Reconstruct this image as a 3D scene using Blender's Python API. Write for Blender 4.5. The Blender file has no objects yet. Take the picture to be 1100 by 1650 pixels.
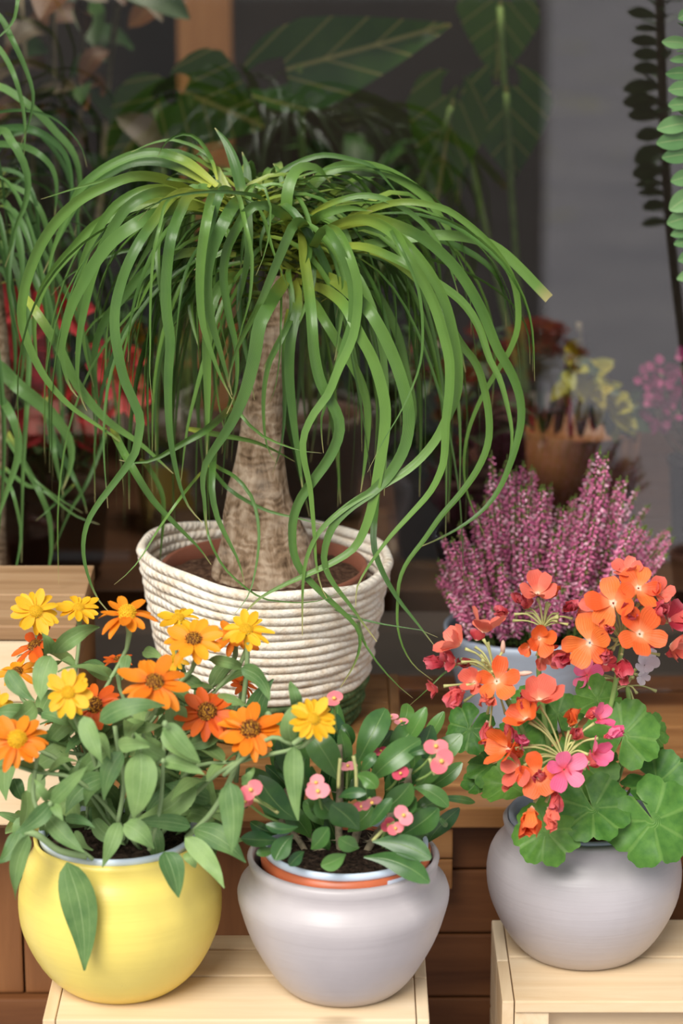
import bpy, bmesh, math, random
from mathutils import Vector, Matrix, Quaternion
from mathutils import noise as mnoise
R = random.Random(7)
sc = bpy.context.scene
col = sc.collection
PI = math.pi
# ---------------------------------------------------------------- camera
FPX = 4200.0; PITCH = math.radians(16.0)
CAM = Vector((0, 0, 1.516))
FW = Vector((0, math.cos(PITCH), -math.sin(PITCH)))
UP = Vector((0, math.sin(PITCH), math.cos(PITCH)))
RT = Vector((1, 0, 0))
cd = bpy.data.cameras.new('camera'); cam = bpy.data.objects.new('camera', cd); col.objects.link(cam)
cam.location = CAM; cam.rotation_euler = (PI/2 - PITCH, 0, 0)
cd.sensor_fit = 'VERTICAL'; cd.sensor_height = 36.0; cd.lens = FPX/1650*36.0
cd.dof.use_dof = True; cd.dof.focus_distance = 2.66; cd.dof.aperture_fstop = 3.6
cd.clip_start = 0.05; cd.clip_end = 60
sc.camera = cam
# ---------------------------------------------------------------- light
sc.view_settings.view_transform = 'Standard'; sc.view_settings.look = 'None'
sc.view_settings.gamma = 1.0; sc.view_settings.use_curve_mapping = False
sc.view_settings.exposure = 0.18
w = bpy.data.worlds.new('overcast_sky'); sc.world = w; w.use_nodes = True
w.node_tree.nodes['Background'].inputs['Color'].default_value = (0.93, 0.97, 1.0, 1)
w.node_tree.nodes['Background'].inputs['Strength'].default_value = 0.52
sd = bpy.data.lights.new('sun', 'SUN'); sd.energy = 4.0; sd.angle = math.radians(36); sd.color = (1.0, 0.96, 0.9)
so = bpy.data.objects.new('sun', sd); col.objects.link(so)
so.rotation_euler = Vector((0.38, 0.80, -0.88)).to_track_quat('-Z', 'Y').to_euler()
def area_light(name, loc, size, energy, color=(1, .9, .75)):
    l = bpy.data.lights.new(name, 'AREA'); l.size = size; l.energy = energy; l.color = color
    o = bpy.data.objects.new(name, l); col.objects.link(o); o.location = loc; return o
area_light('shop_fill_light', (0.1, 3.6, 2.6), 0.6, 40.0)  # unseen fill light, added to brighten the plants behind the glass

# ---------------------------------------------------------------- helpers
def at(px, py, y):
    d = FW + RT*((px-550)/FPX) - UP*((py-825)/FPX)
    return CAM + d*(y/d.y)
def mpp(p):                       # metres per photo pixel at a point
    return (p-CAM).dot(FW)/FPX
WM = {}
def wm(o): return WM.get(o.name, Matrix.Identity(4))
def link(name, mesh, parent=None, M=None, mat=None):
    o = bpy.data.objects.new(name, mesh); col.objects.link(o)
    M = M or Matrix.Identity(4)
    if parent is not None:
        o.parent = parent; o.matrix_parent_inverse = wm(parent).inverted()
    o.matrix_basis = M
    WM[o.name] = M
    if mat is not None and mesh is not None and len(mesh.materials) == 0: mesh.materials.append(mat)
    return o
def tag(o, label, cat, group=None):
    o['label'] = label; o['category'] = cat
    if group: o['group'] = group
    return o
def struct(o): o['kind'] = 'structure'; return o
def thing(name, loc, label, cat, group=None):
    return tag(link(name, None, None, Matrix.Translation(loc)), label, cat, group)
def pymesh(name, V, F, uv=None, smooth=True, mat=None, colr=None):
    m = bpy.data.meshes.new(name); m.from_pydata([tuple(v) for v in V], [], F)
    if smooth: m.polygons.foreach_set('use_smooth', [True]*len(m.polygons))
    if uv is not None:
        l = m.uv_layers.new(name='UVMap'); d = []
        for lp in m.loops: d += list(uv[lp.vertex_index])
        l.data.foreach_set('uv', d)
    if colr is not None:
        a = m.color_attributes.new('Col', 'FLOAT_COLOR', 'POINT'); d = []
        for c in colr: d += [c[0], c[1], c[2], 1]
        a.data.foreach_set('color', d)
    if mat: m.materials.append(mat)
    m.update(); return m
def recentred(name, V, F, mat, parent, uv=None, smooth=True, base=None, colr=None):
    b = Vector(base) if base is not None else Vector(V[0])
    m = pymesh(name, [Vector(v)-b for v in V], F, uv, smooth, mat, colr)
    return link(name, m, parent, Matrix.Translation(b))
def catmull(P, n):
    P = [Vector(p) for p in P]
    if len(P) == 2: return [P[0].lerp(P[1], i/n) for i in range(n+1)]
    L = [0]
    for a, b in zip(P, P[1:]): L.append(L[-1]+max((b-a).length, 1e-6))
    out = []; k = 0
    for i in range(n+1):
        s = L[-1]*i/n
        while k < len(P)-2 and s > L[k+1]: k += 1
        t = (s-L[k])/(L[k+1]-L[k])
        p1, p2 = P[k], P[k+1]
        p0 = P[k-1] if k > 0 else p1*2-p2
        p3 = P[k+2] if k+2 < len(P) else p2*2-p1
        # length-scaled tangents
        m1 = (p2-p0)*((L[k+1]-L[k])/max((p1-p0).length+(p2-p1).length, 1e-6))
        m2 = (p3-p1)*((L[k+1]-L[k])/max((p2-p1).length+(p3-p2).length, 1e-6))
        t2 = t*t; t3 = t2*t
        out.append(p1*(2*t3-3*t2+1)+m1*(t3-2*t2+t)+p2*(-2*t3+3*t2)+m2*(t3-t2))
    return out
def tube_geo(pts, rad, seg=7, cap=True):
    V = []; F = []; n = len(pts); prev = None
    for i, p in enumerate(pts):
        t = (pts[min(i+1, n-1)]-pts[max(i-1, 0)]).normalized()
        if prev is None:
            a = t.orthogonal().normalized()
        else:
            a = (prev-t*prev.dot(t)).normalized()
        prev = a; b = t.cross(a)
        r = rad(i/(n-1)) if callable(rad) else rad
        for k in range(seg):
            an = 2*PI*k/seg; V.append(p+a*math.cos(an)*r+b*math.sin(an)*r)
    for i in range(n-1):
        for k in range(seg):
            F.append((i*seg+k, i*seg+(k+1) % seg, (i+1)*seg+(k+1) % seg, (i+1)*seg+k))
    if cap:
        F.append(tuple(range(seg))[::-1]); F.append(tuple((n-1)*seg+k for k in range(seg)))
    return V, F
def tube(name, pts, rad, mat, parent, seg=7, n=10):
    P = catmull(pts, n); V, F = tube_geo(P, rad, seg)
    return recentred(name, V, F, mat, parent, base=P[0])
def merge(geos):
    V = []; F = []
    for v, f in geos:
        o = len(V); V += v; F += [tuple(i+o for i in q) for q in f]
    return V, F
def lathe_geo(prof, seg=64, c=Vector((0, 0, 0)), wob=None):
    V = []; F = []; n = len(prof)
    for i, (r, z) in enumerate(prof):
        for k in range(seg):
            a = 2*PI*k/seg; rr, zz = (r, z) if wob is None else wob(r, z, a)
            V.append(Vector((c.x+rr*math.cos(a), c.y+rr*math.sin(a), c.z+zz)))
    for i in range(n-1):
        for k in range(seg):
            F.append((i*seg+k, i*seg+(k+1) % seg, (i+1)*seg+(k+1) % seg, (i+1)*seg+k))
    return V, F
def smooth_prof(P, n):
    return [(p.x, p.y) for p in catmull([Vector((a, b, 0)) for a, b in P], n)]
def box(name, x0, x1, y0, y1, z0, z1, mat, parent=None, bev=0.002, rot=0.0):
    bm = bmesh.new(); bmesh.ops.create_cube(bm, size=1)
    for v in bm.verts: v.co = Vector((v.co.x*(x1-x0), v.co.y*(y1-y0), v.co.z*(z1-z0)))
    if bev: bmesh.ops.bevel(bm, geom=bm.edges[:], offset=bev, segments=2, affect='EDGES', profile=0.6)
    m = bpy.data.meshes.new(name); bm.to_mesh(m); bm.free()
    for p in m.polygons: p.use_smooth = False
    m.materials.append(mat)
    M = Matrix.Translation(((x0+x1)/2, (y0+y1)/2, (z0+z1)/2)) @ Matrix.Rotation(rot, 4, 'Z')
    return link(name, m, parent, M)
def frame(n, roll=0.0):
    n = Vector(n).normalized(); q = n.to_track_quat('Z', 'Y'); return q.to_matrix().to_4x4() @ Matrix.Rotation(roll, 4, 'Z')

# ---------------------------------------------------------------- materials
class NT:
    def __init__(s, name):
        s.m = bpy.data.materials.new(name); s.m.use_nodes = True; s.t = s.m.node_tree; s.N = s.t.nodes; s.L = s.t.links
        s.p = s.N['Principled BSDF']; s.out = s.N['Material Output']
    def n(s, typ, **k):
        x = s.N.new(typ)
        for a, b in k.items(): setattr(x, a, b)
        return x
    def set(s, sock, v):
        if hasattr(v, 'is_linked'): s.L.new(v, sock)
        elif isinstance(v, tuple) and len(v) == 3 and sock.type == 'RGBA': sock.default_value = (*v, 1)
        else: sock.default_value = v
    def math(s, op, a, b=0.0, clamp=False):
        x = s.n('ShaderNodeMath', operation=op); x.use_clamp = clamp; s.set(x.inputs[0], a); s.set(x.inputs[1], b); return x.outputs[0]
    def mix(s, f, a, b, mode='MIX'):
        x = s.n('ShaderNodeMix', data_type='RGBA', blend_type=mode); s.set(x.inputs[0], f); s.set(x.inputs[6], a); s.set(x.inputs[7], b); return x.outputs[2]
    def ramp(s, f, stops):
        x = s.n('ShaderNodeValToRGB'); s.set(x.inputs[0], f); e = x.color_ramp.elements
        while len(e) < len(stops): e.new(0.5)
        for i, (p, c) in enumerate(stops): e[i].position = p; e[i].color = (*c, 1)
        return x.outputs[0]
    def noise(s, scale, detail=4, vec=None, rough=0.55, dist=0.0):
        x = s.n('ShaderNodeTexNoise'); x.inputs['Scale'].default_value = scale; x.inputs['Detail'].default_value = detail
        x.inputs['Roughness'].default_value = rough; x.inputs['Distortion'].default_value = dist
        if vec is not None: s.L.new(vec, x.inputs['Vector'])
        return x.outputs['Fac']
    def obj(s, scale=(1, 1, 1), rnd=False):
        tc = s.n('ShaderNodeTexCoord'); mp = s.n('ShaderNodeMapping'); s.L.new(tc.outputs['Object'], mp.inputs[0]); mp.inputs['Scale'].default_value = scale
        if rnd:
            oi = s.n('ShaderNodeObjectInfo'); mu = s.math('MULTIPLY', oi.outputs['Random'], 37.0)
            cb = s.n('ShaderNodeCombineXYZ'); [s.L.new(mu, cb.inputs[i]) for i in range(3)]; s.L.new(cb.outputs[0], mp.inputs['Location'])
        return mp.outputs[0]
    def uv(s):
        tc = s.n('ShaderNodeTexCoord'); sp = s.n('ShaderNodeSeparateXYZ'); s.L.new(tc.outputs['UV'], sp.inputs[0]); return sp.outputs[0], sp.outputs[1]
    def rnd(s): return s.n('ShaderNodeObjectInfo').outputs['Random']
    def bump(s, h, strength=0.3, dist=0.002):
        b = s.n('ShaderNodeBump'); b.inputs['Strength'].default_value = strength; b.inputs['Distance'].default_value = dist; s.L.new(h, b.inputs['Height']); s.L.new(b.outputs[0], s.p.inputs['Normal'])
    def fin(s, color, rough=0.5, spec=0.5, transl=0.0, tcol=None):
        s.set(s.p.inputs['Base Color'], color); s.set(s.p.inputs['Roughness'], rough); s.p.inputs['Specular IOR Level'].default_value = spec
        if transl:
            tr = s.n('ShaderNodeBsdfTranslucent'); s.set(tr.inputs[0], tcol if tcol is not None else color)
            mx = s.n('ShaderNodeMixShader'); mx.inputs[0].default_value = transl
            s.L.new(s.p.outputs[0], mx.inputs[1]); s.L.new(tr.outputs[0], mx.inputs[2]); s.L.new(mx.outputs[0], s.out.inputs[0])
        return s.m
def plain(name, c, rough=0.5, spec=0.5, var=0.12, scale=30, transl=0):
    t = NT(name); f = t.noise(scale, 4, t.obj())
    c2 = tuple(min(1, x*(1+var)) for x in c); c1 = tuple(x*(1-var) for x in c)
    return t.fin(t.ramp(f, [(0.3, c1), (0.7, c2)]), rough, spec, transl)
def wood(name, c1, c2, c3, axis='x', rough=0.55, spec=0.3, knots=True):
    t = NT(name)
    st = {'x': (1.6, 22, 22), 'z': (22, 22, 1.6), 'y': (22, 1.6, 22)}[axis]
    v = t.obj(st, True); g = t.noise(1.3, 6, v, 0.6, 0.6)
    fine = t.noise(1, 3, t.obj(tuple(a*7 for a in st), True))
    c = t.ramp(g, [(0.28, c1), (0.5, c2), (0.72, c3)])
    c = t.mix(t.math('MULTIPLY', fine, 0.35), c, c1)
    if knots:
        kn = t.n('ShaderNodeTexVoronoi'); kn.inputs['Scale'].default_value = 1.0
        t.L.new(t.obj({'x': (4.5, 11, 11), 'z': (11, 11, 4.5), 'y': (11, 4.5, 11)}[axis], True), kn.inputs['Vector'])
        k = t.ramp(kn.outputs['Distance'], [(0.03, (1, 1, 1)), (0.13, (0, 0, 0))])
        c = t.mix(t.math('MULTIPLY', k, 0.75), c, tuple(x*0.4 for x in c1))
    oi = t.rnd(); c = t.mix(t.math('MULTIPLY', oi, 0.25), c, c1)
    t.bump(fine, 0.25, 0.001)
    return t.fin(c, rough, spec)
M = {}
M['pine'] = wood('pale_pine', (.66, .47, .27), (.80, .63, .42), (.88, .74, .54), 'x')
M['pine_y'] = wood('pale_pine_ends', (.66, .47, .27), (.80, .63, .42), (.88, .74, .54), 'y')
M['pine_z'] = wood('pale_pine_upright', (.64, .45, .26), (.78, .61, .40), (.86, .72, .52), 'z')
M['stain'] = wood('stained_board', (.15, .055, .017), (.36, .17, .055), (.50, .27, .10), 'x', 0.4, 0.4)
M['stain_y'] = wood('stained_board_ends', (.20, .09, .03), (.36, .18, .07), (.45, .25, .10), 'y', 0.4, 0.4)
M['stain_z'] = wood('stained_upright', (.14, .052, .018), (.23, .095, .034), (.30, .135, .05), 'z', 0.45, 0.3)
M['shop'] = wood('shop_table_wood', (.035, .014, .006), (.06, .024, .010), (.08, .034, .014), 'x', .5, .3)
M['dark'] = wood('dark_board', (.075, .025, .008), (.16, .060, .020), (.23, .095, .034), 'x', 0.45, 0.3)
M['oak'] = wood('honey_board', (.27, .15, .07), (.42, .25, .13), (.54, .36, .21), 'x', 0.45, 0.35)

def leafmat(name, dark, light, vein=None, vs=0.0, pattern='mid', rough=0.45, spec=0.4, transl=0.12, base=None, tip=None, basepos=0.35, nscale=14, under=None):
    t = NT(name); u, v = t.uv()
    f = t.noise(nscale, 4, t.obj((1, 1, 1), True)); r = t.rnd()
    f = t.math('ADD', t.math('MULTIPLY', f, 0.6), t.math('MULTIPLY', r, 0.45))
    c = t.ramp(f, [(0.25, dark), (0.8, light)])
    if base: c = t.mix(t.ramp(v, [(0.0, (1, 1, 1)), (basepos, (0, 0, 0))]), c, base)
    if tip: c = t.mix(t.ramp(v, [(0.93, (0, 0, 0)), (1.0, (1, 1, 1))]), c, tip)
    d = t.math('ABSOLUTE', t.math('SUBTRACT', u, 0.5))
    if pattern == 'stripe':
        wv = t.n('ShaderNodeTexWave'); wv.inputs['Scale'].default_value = 4.5; wv.inputs['Distortion'].default_value = 1.5
        cb = t.n('ShaderNodeCombineXYZ'); t.L.new(u, cb.inputs[0]); t.L.new(t.math('MULTIPLY', v, .4), cb.inputs[1]); t.L.new(cb.outputs[0], wv.inputs['Vector'])
        c = t.mix(t.math('MULTIPLY', wv.outputs['Fac'], vs), c, vein); t.bump(wv.outputs['Fac'], 0.25, 0.0006)
    elif vein:
        m = t.ramp(d, [(0.008, (1, 1, 1)), (0.03, (0, 0, 0))])
        if pattern == 'three':
            d2 = t.math('ABSOLUTE', t.math('SUBTRACT', d, 0.24)); m2 = t.ramp(d2, [(0.005, (.6, .6, .6)), (0.02, (0, 0, 0))]); m = t.mix(1.0, m, m2, 'ADD')
        if pattern in ('mid', 'three', 'side'):
            ph = t.math('ADD', t.math('MULTIPLY', v, 9.0 if pattern != 'side' else 4.0), t.math('MULTIPLY', d, -6.0 if pattern != 'side' else -3.2)); fr = t.math('ABSOLUTE', t.math('SUBTRACT', t.math('FRACT', ph), 0.5))
            w_ = 0.05 if pattern != 'side' else 0.07
            ms = t.ramp(fr, [(0.0, (.35, .35, .35) if pattern != 'side' else (.8, .8, .8)), (w_, (0, 0, 0))]); m = t.mix(1.0, m, ms, 'ADD')
        if pattern == 'palm':
            cs = t.math('COSINE', t.math('MULTIPLY', u, 2*PI*7)); k = t.math('MULTIPLY', t.math('SUBTRACT', 1.0, cs), v)
            m = t.ramp(k, [(0.0, (1, 1, 1)), (0.12, (0, 0, 0))])
        c = t.mix(t.math('MULTIPLY', m, vs), c, vein); 
        t.bump(t.math('SUBTRACT', f, t.math('MULTIPLY', m, 0.5)), 0.35, 0.0012)
    return t.fin(c, rough, spec, transl)
M['palm'] = leafmat('palm_blade', (.026, .092, .016), (.125, .25, .042), (.26, .42, .10), 0.28, 'stripe', 0.30, 0.6, 0.14, base=(.40, .43, .05), tip=(.45, .36, .16), basepos=0.26)
M['palm2'] = leafmat('far_palm_blade', (.022, .080, .018), (.09, .19, .045), (.18, .32, .09), 0.30, 'stripe', 0.4, 0.45, 0.14, base=(.42, .44, .07), tip=(.4, .34, .16), basepos=0.16)
M['zleaf'] = leafmat('zinnia_leaf', (.075, .165, .050), (.27, .41, .135), (.42, .54, .26), 0.32, 'three', 0.5, 0.35, 0.14, nscale=40)
M['cleaf'] = leafmat('thorn_leaf', (.016, .070, .018), (.10, .225, .045), (.24, .36, .12), 0.5, 'mid0', 0.33, 0.55, 0.10, nscale=40)
M['gleaf'] = leafmat('geranium_leaf', (.045, .150, .022), (.150, .330, .050), (.26, .42, .11), 0.28, 'palm', 0.5, 0.35, 0.16, nscale=5)
M['jleaf'] = leafmat('succulent_leaf', (.060, .155, .045), (.155, .29, .105), (.40, .44, .20), 0.5, 'mid0', 0.35, 0.5, 0.05)
M['aleaf'] = leafmat('arrow_leaf', (.045, .135, .020), (.135, .27, .035), (.62, .56, .18), 0.9, 'side', 0.35, 0.5, 0.1)
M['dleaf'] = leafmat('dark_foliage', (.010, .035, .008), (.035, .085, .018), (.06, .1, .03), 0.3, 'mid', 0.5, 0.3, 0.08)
M['bleaf'] = leafmat('bronze_leaf', (.05, .018, .006), (.12, .045, .012), (.3, .2, .08), 0.4, 'mid', 0.5, 0.3, 0.1)
M['tleaf'] = leafmat('tan_leaf', (.07, .05, .028), (.13, .10, .06), (.16, .14, .08), 0.4, 'mid', 0.5, 0.3, 0.1)
M['yleaf'] = leafmat('lime_leaf', (.26, .30, .02), (.62, .50, .03), (.55, .3, .1), 0.3, 'mid', 0.5, 0.3, 0.15)
M['rleaf'] = leafmat('red_bract', (.60, .015, .03), (.80, .04, .06), (.7, .1, .08), 0.2, 'mid', 0.5, 0.3, 0.15)
M['mpetal'] = leafmat('magenta_bloom', (.36, .03, .16), (.55, .09, .27), (.6, .2, .4), 0.2, 'mid', 0.5, 0.3, 0.15)
def petal(name, a, b, base=None, rough=0.5, edge=None):
    t = NT(name); u, v = t.uv(); r = t.rnd(); f = t.math('ADD', t.math('MULTIPLY', t.noise(60, 3, t.obj((1, 1, 1), True)), 0.5), t.math('MULTIPLY', r, 0.5))
    c = t.ramp(f, [(0.25, a), (0.75, b)])
    wv0 = t.n('ShaderNodeTexWave'); wv0.inputs['Scale'].default_value = 3.4; wv0.inputs['Distortion'].default_value = 2.0; cb0 = t.n('ShaderNodeCombineXYZ'); t.L.new(u, cb0.inputs[0]); t.L.new(t.math('MULTIPLY', v, .5), cb0.inputs[1]); t.L.new(cb0.outputs[0], wv0.inputs['Vector'])
    c = t.mix(t.math('MULTIPLY', wv0.outputs['Fac'], .35), c, tuple(x*.72 for x in a))
    if base: c = t.mix(t.ramp(v, [(0.0, (1, 1, 1)), (0.42, (0, 0, 0))]), c, base)
    if edge: c = t.mix(t.ramp(v, [(0.05, (.8, .8, .8)), (0.13, (0, 0, 0))]), c, (.93, .72, .55)); c = t.mix(t.ramp(v, [(0.75, (0, 0, 0)), (1.0, (.7, .7, .7))]), c, edge)
    wv = t.n('ShaderNodeTexWave'); wv.inputs['Scale'].default_value = 2.2; cb = t.n('ShaderNodeCombineXYZ'); t.L.new(u, cb.inputs[0]); t.L.new(cb.outputs[0], wv.inputs['Vector'])
    t.bump(wv.outputs['Fac'], 0.2, 0.0006)
    return t.fin(c, rough, 0.3, 0.22)
M['zy'] = petal('zinnia_yellow', (.86, .44, .012), (.93, .56, .03))
M['zo'] = petal('zinnia_orange', (.80, .20, .010), (.90, .30, .015), (.72, .12, .01))
M['zyo'] = petal('zinnia_amber', (.88, .32, .012), (.93, .42, .02), (.85, .25, .01))
M['zr'] = petal('zinnia_rust', (.68, .095, .012), (.82, .17, .014), (.55, .05, .01))
M['disc_y'] = plain('zinnia_disc_yellow', (.74, .42, .02), 0.7, 0.2, 0.4, 9)
t = NT('zinnia_disc_brown'); M['disc_b'] = t.fin(t.ramp(t.noise(5.5, 2, t.obj()), [(.40, (.06, .016, .008)), (.52, (.20, .06, .015)), (.62, (.70, .36, .03))]), .7, .2)
M['go'] = petal('geranium_orange', (.82, .095, .022), (.95, .24, .05), (.95, .36, .16), edge=(.88, .16, .06))
M['gc'] = petal('geranium_coral', (.78, .13, .085), (.90, .28, .19), (.90, .40, .24), edge=(.82, .18, .14))
M['gr'] = petal('geranium_wilted', (.45, .03, .055), (.80, .13, .11), edge=(.72, .18, .22))
M['gp'] = petal('geranium_pink', (.82, .12, .28), (.90, .24, .36), (.85, .10, .12))
M['gw'] = petal('geranium_white', (.80, .70, .76), (.9, .82, .86))
M['cp'] = petal('thorn_pink', (.82, .16, .20), (.90, .26, .29), (.90, .40, .30))
M['cpl'] = petal('thorn_pale_pink', (.86, .27, .32), (.92, .38, .41), (.90, .46, .36))
M['cpd'] = petal('thorn_deep_pink', (.70, .07, .13), (.80, .14, .19))
M['stamen'] = plain('thorn_stamen', (.78, .50, .12), 0.6, 0.2, 0.3, 400)
M['zstem'] = plain('zinnia_stem', (.27, .38, .17), 0.6, 0.3, 0.15, 40, 0.05)
M['gstem'] = plain('geranium_stem', (.24, .36, .10), 0.55, 0.3, 0.2, 40, 0.05)
M['pedicel'] = plain('geranium_pedicel', (.50, .50, .20), 0.55, 0.3, 0.2, 40, 0.05)
M['twig'] = plain('thorn_stem', (.24, .20, .13), 0.8, 0.2, 0.45, 120)
M['soil'] = NT('potting_soil')
t = M['soil']; f = t.noise(220, 6, t.obj()); t.bump(f, 1.0, 0.004); M['soil'] = t.fin(t.ramp(f, [(0.35, (.010, .007, .005)), (0.6, (.05, .032, .022)), (0.78, (.13, .09, .06))]), 0.95, 0.1)
t = NT('coir_soil'); f = t.noise(180, 6, t.obj()); t.bump(f, 1.0, 0.004); M['coir'] = t.fin(t.ramp(f, [(0.35, (.04, .02, .012)), (0.6, (.12, .065, .04)), (0.78, (.24, .15, .09))]), 0.95, 0.1)
def ceramic(name, c, rough=0.35, mott=0.10):
    t = NT(name); f = t.noise(18, 5, t.obj()); ring = t.noise(1.0, 4, t.obj((6, 6, 160)))
    cc = t.ramp(f, [(0.3, tuple(x*(1-mott) for x in c)), (0.7, c)])
    t.bump(ring, 0.30, 0.0016)
    sp = t.noise(240, 2, t.obj()); cc = t.mix(t.ramp(sp, [(0.76, (0, 0, 0)), (0.80, (.5, .5, .5))]), cc, tuple(x*0.55 for x in c))
    t.p.inputs['Coat Weight'].default_value = 0.06; t.p.inputs['Coat Roughness'].default_value = 0.25
    return t.fin(cc, rough, 0.45)
M['yellow'] = ceramic('yellow_glaze', (.87, .69, .16), 0.36)
M['grey'] = ceramic('lilac_grey_glaze', (.50, .455, .465), 0.42)
M['grey2'] = ceramic('grey_glaze', (.50, .465, .485), 0.40)
M['blue'] = ceramic('pale_blue_glaze', (.40, .47, .58), 0.38)
M['liner'] = plain('blue_white_plastic', (.58, .68, .80), 0.35, 0.5, 0.06)
M['linerg'] = plain('grey_blue_plastic', (.40, .45, .55), 0.35, 0.5, 0.06)
M['terra'] = plain('terracotta_plastic', (.50, .12, .045), 0.4, 0.5, 0.08)
M['terrad'] = plain('terracotta_dull', (.24, .085, .05), 0.55, 0.3, 0.12)
M['sticker'] = plain('white_sticker', (.72, .78, .9), 0.4, 0.4, 0.03)
M['black'] = plain('black_plastic', (.02, .017, .016), 0.4, 0.5, 0.2)
M['darkpot'] = plain('dark_brown_pot', (.045, .022, .012), .5, .4, .2)
M['brownpot'] = plain('reflection_planter', (.25, .105, .035), 0.5, 0.4, 0.15)
def rope(name, a, b, c):
    t = NT(name); 
    tc = t.n('ShaderNodeTexCoord'); sp = t.n('ShaderNodeSeparateXYZ'); t.L.new(tc.outputs['Object'], sp.inputs[0])
    an = t.math('ARCTAN2', sp.outputs[1], sp.outputs[0]); s = t.math('SINE', t.math('ADD', t.math('MULTIPLY', an, 90.0), t.math('MULTIPLY', sp.outputs[2], 520.0)))
    f = t.noise(55, 5, t.obj((1, 1, 1.0), True)); f2 = t.noise(420, 3, t.obj())
    h = t.math('ADD', t.math('MULTIPLY', s, 0.35), f2); t.bump(h, 0.55, 0.0022)
    k = t.math('ADD', t.math('MULTIPLY', f, 0.8), t.math('MULTIPLY', f2, 0.2))
    return t.fin(t.ramp(k, [(0.32, a), (0.52, b), (0.75, c)]), 0.85, 0.15)
M['rope'] = rope('cream_rope', (.70, .56, .40), (.86, .78, .66), (.92, .88, .80))
M['ropeg'] = rope('green_rope', (.045, .085, .035), (.10, .16, .06), (.24, .27, .13))
t = NT('palm_bark'); v = t.obj((1, 1, .35)); f = t.noise(60, 7, v, .65, .6); g = t.noise(14, 4, t.obj((1, 1, 3)))
wv = t.n('ShaderNodeTexWave', bands_direction='Z'); wv.inputs['Scale'].default_value = 30; wv.inputs['Distortion'].default_value = 14; wv.inputs['Detail'].default_value = 3; t.L.new(t.obj(), wv.inputs['Vector'])
h = t.math('ADD', f, t.math('MULTIPLY', wv.outputs['Fac'], .09)); t.bump(h, 0.9, 0.005)
c = t.ramp(h, [(0.36, (.085, .05, .027)), (0.52, (.29, .195, .12)), (0.68, (.50, .38, .27))]); c = t.mix(t.ramp(g, [(0.52, (0, 0, 0)), (0.7, (.55, .55, .55))]), c, (.55, .45, .35))
M['bark'] = t.fin(c, 0.85, 0.15)
t = NT('heather_florets'); a = t.n('ShaderNodeVertexColor', layer_name='Col'); hs = t.n('ShaderNodeHueSaturation'); t.L.new(a.outputs[0], hs.inputs['Color'])
t.L.new(t.math('ADD', 0.75, t.math('MULTIPLY', t.rnd(), 0.5)), hs.inputs['Value']); M['heath'] = t.fin(hs.outputs[0], 0.6, 0.25, 0.12)

# ================================================================ setting
GLY = 3.10
t = NT('asphalt_pavement'); f = t.noise(2.2, 6, t.obj()); g = t.noise(90, 4, t.obj()); ch = t.noise(1.3, 3, t.obj((1, 1, 1)), .5, 1.5)
c = t.ramp(f, [(0.3, (.38, .37, .42)), (0.7, (.56, .53, .56))]); c = t.mix(t.math('MULTIPLY', g, .2), c, (.2, .2, .22))
c = t.mix(t.ramp(ch, [(0.60, (0, 0, 0)), (0.66, (.6, .6, .6)), (0.70, (0, 0, 0))]), c, (.60, .58, .25)); t.bump(g, .4, .003)
pave = t.fin(c, .85, .2)
def slab(name, poly, z0, z1, mat):
    n = len(poly); V = [Vector((x, y, z0)) for x, y in poly]+[Vector((x, y, z1)) for x, y in poly]
    F = [tuple(range(n))[::-1], tuple(range(n, 2*n))]+[(i, (i+1) % n, n+(i+1) % n, n+i) for i in range(n)]
    return struct(link(name, pymesh(name, V, F, None, False, mat)))
slab('floor', [(-9, 1.3), (9, 1.3), (9, 2.99), (-9, 2.99)], -.06, 0, pave)
slab('floor_pale_reflected', [(.387, 1.3), (1.42, -12), (9, -12), (9, 1.3)], -.06, 0, pave)  # unseen pale ground, edge angled so only right-hand window reflections turn grey
t = NT('dark_reflected_ground'); f = t.noise(3, 6, t.obj()); g = t.noise(120, 4, t.obj()); t.bump(g, .5, .004)
slab('floor_dark_reflected', [(-9, 1.3), (-9, -12), (1.42, -12), (.387, 1.3)], -.06, 0, t.fin(t.mix(t.math('MULTIPLY', g, .4), t.ramp(f, [(.3, (.035, .033, .034)), (.7, (.06, .056, .058))]), (.02, .02, .02)), .9, .15))  # unseen dark ground, added to darken the window reflections left of that edge
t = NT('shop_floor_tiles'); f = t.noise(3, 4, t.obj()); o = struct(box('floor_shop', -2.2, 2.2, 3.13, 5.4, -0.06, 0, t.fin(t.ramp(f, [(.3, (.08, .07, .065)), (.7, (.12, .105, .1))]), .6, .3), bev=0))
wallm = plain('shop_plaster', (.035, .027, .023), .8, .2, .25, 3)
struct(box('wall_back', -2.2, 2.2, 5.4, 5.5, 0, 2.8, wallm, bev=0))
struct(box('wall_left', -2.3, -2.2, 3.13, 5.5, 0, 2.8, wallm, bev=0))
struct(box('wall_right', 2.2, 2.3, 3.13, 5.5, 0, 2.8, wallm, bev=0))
struct(box('ceiling', -2.3, 2.3, 3.0, 5.5, 2.8, 2.9, wallm, bev=0))
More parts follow.
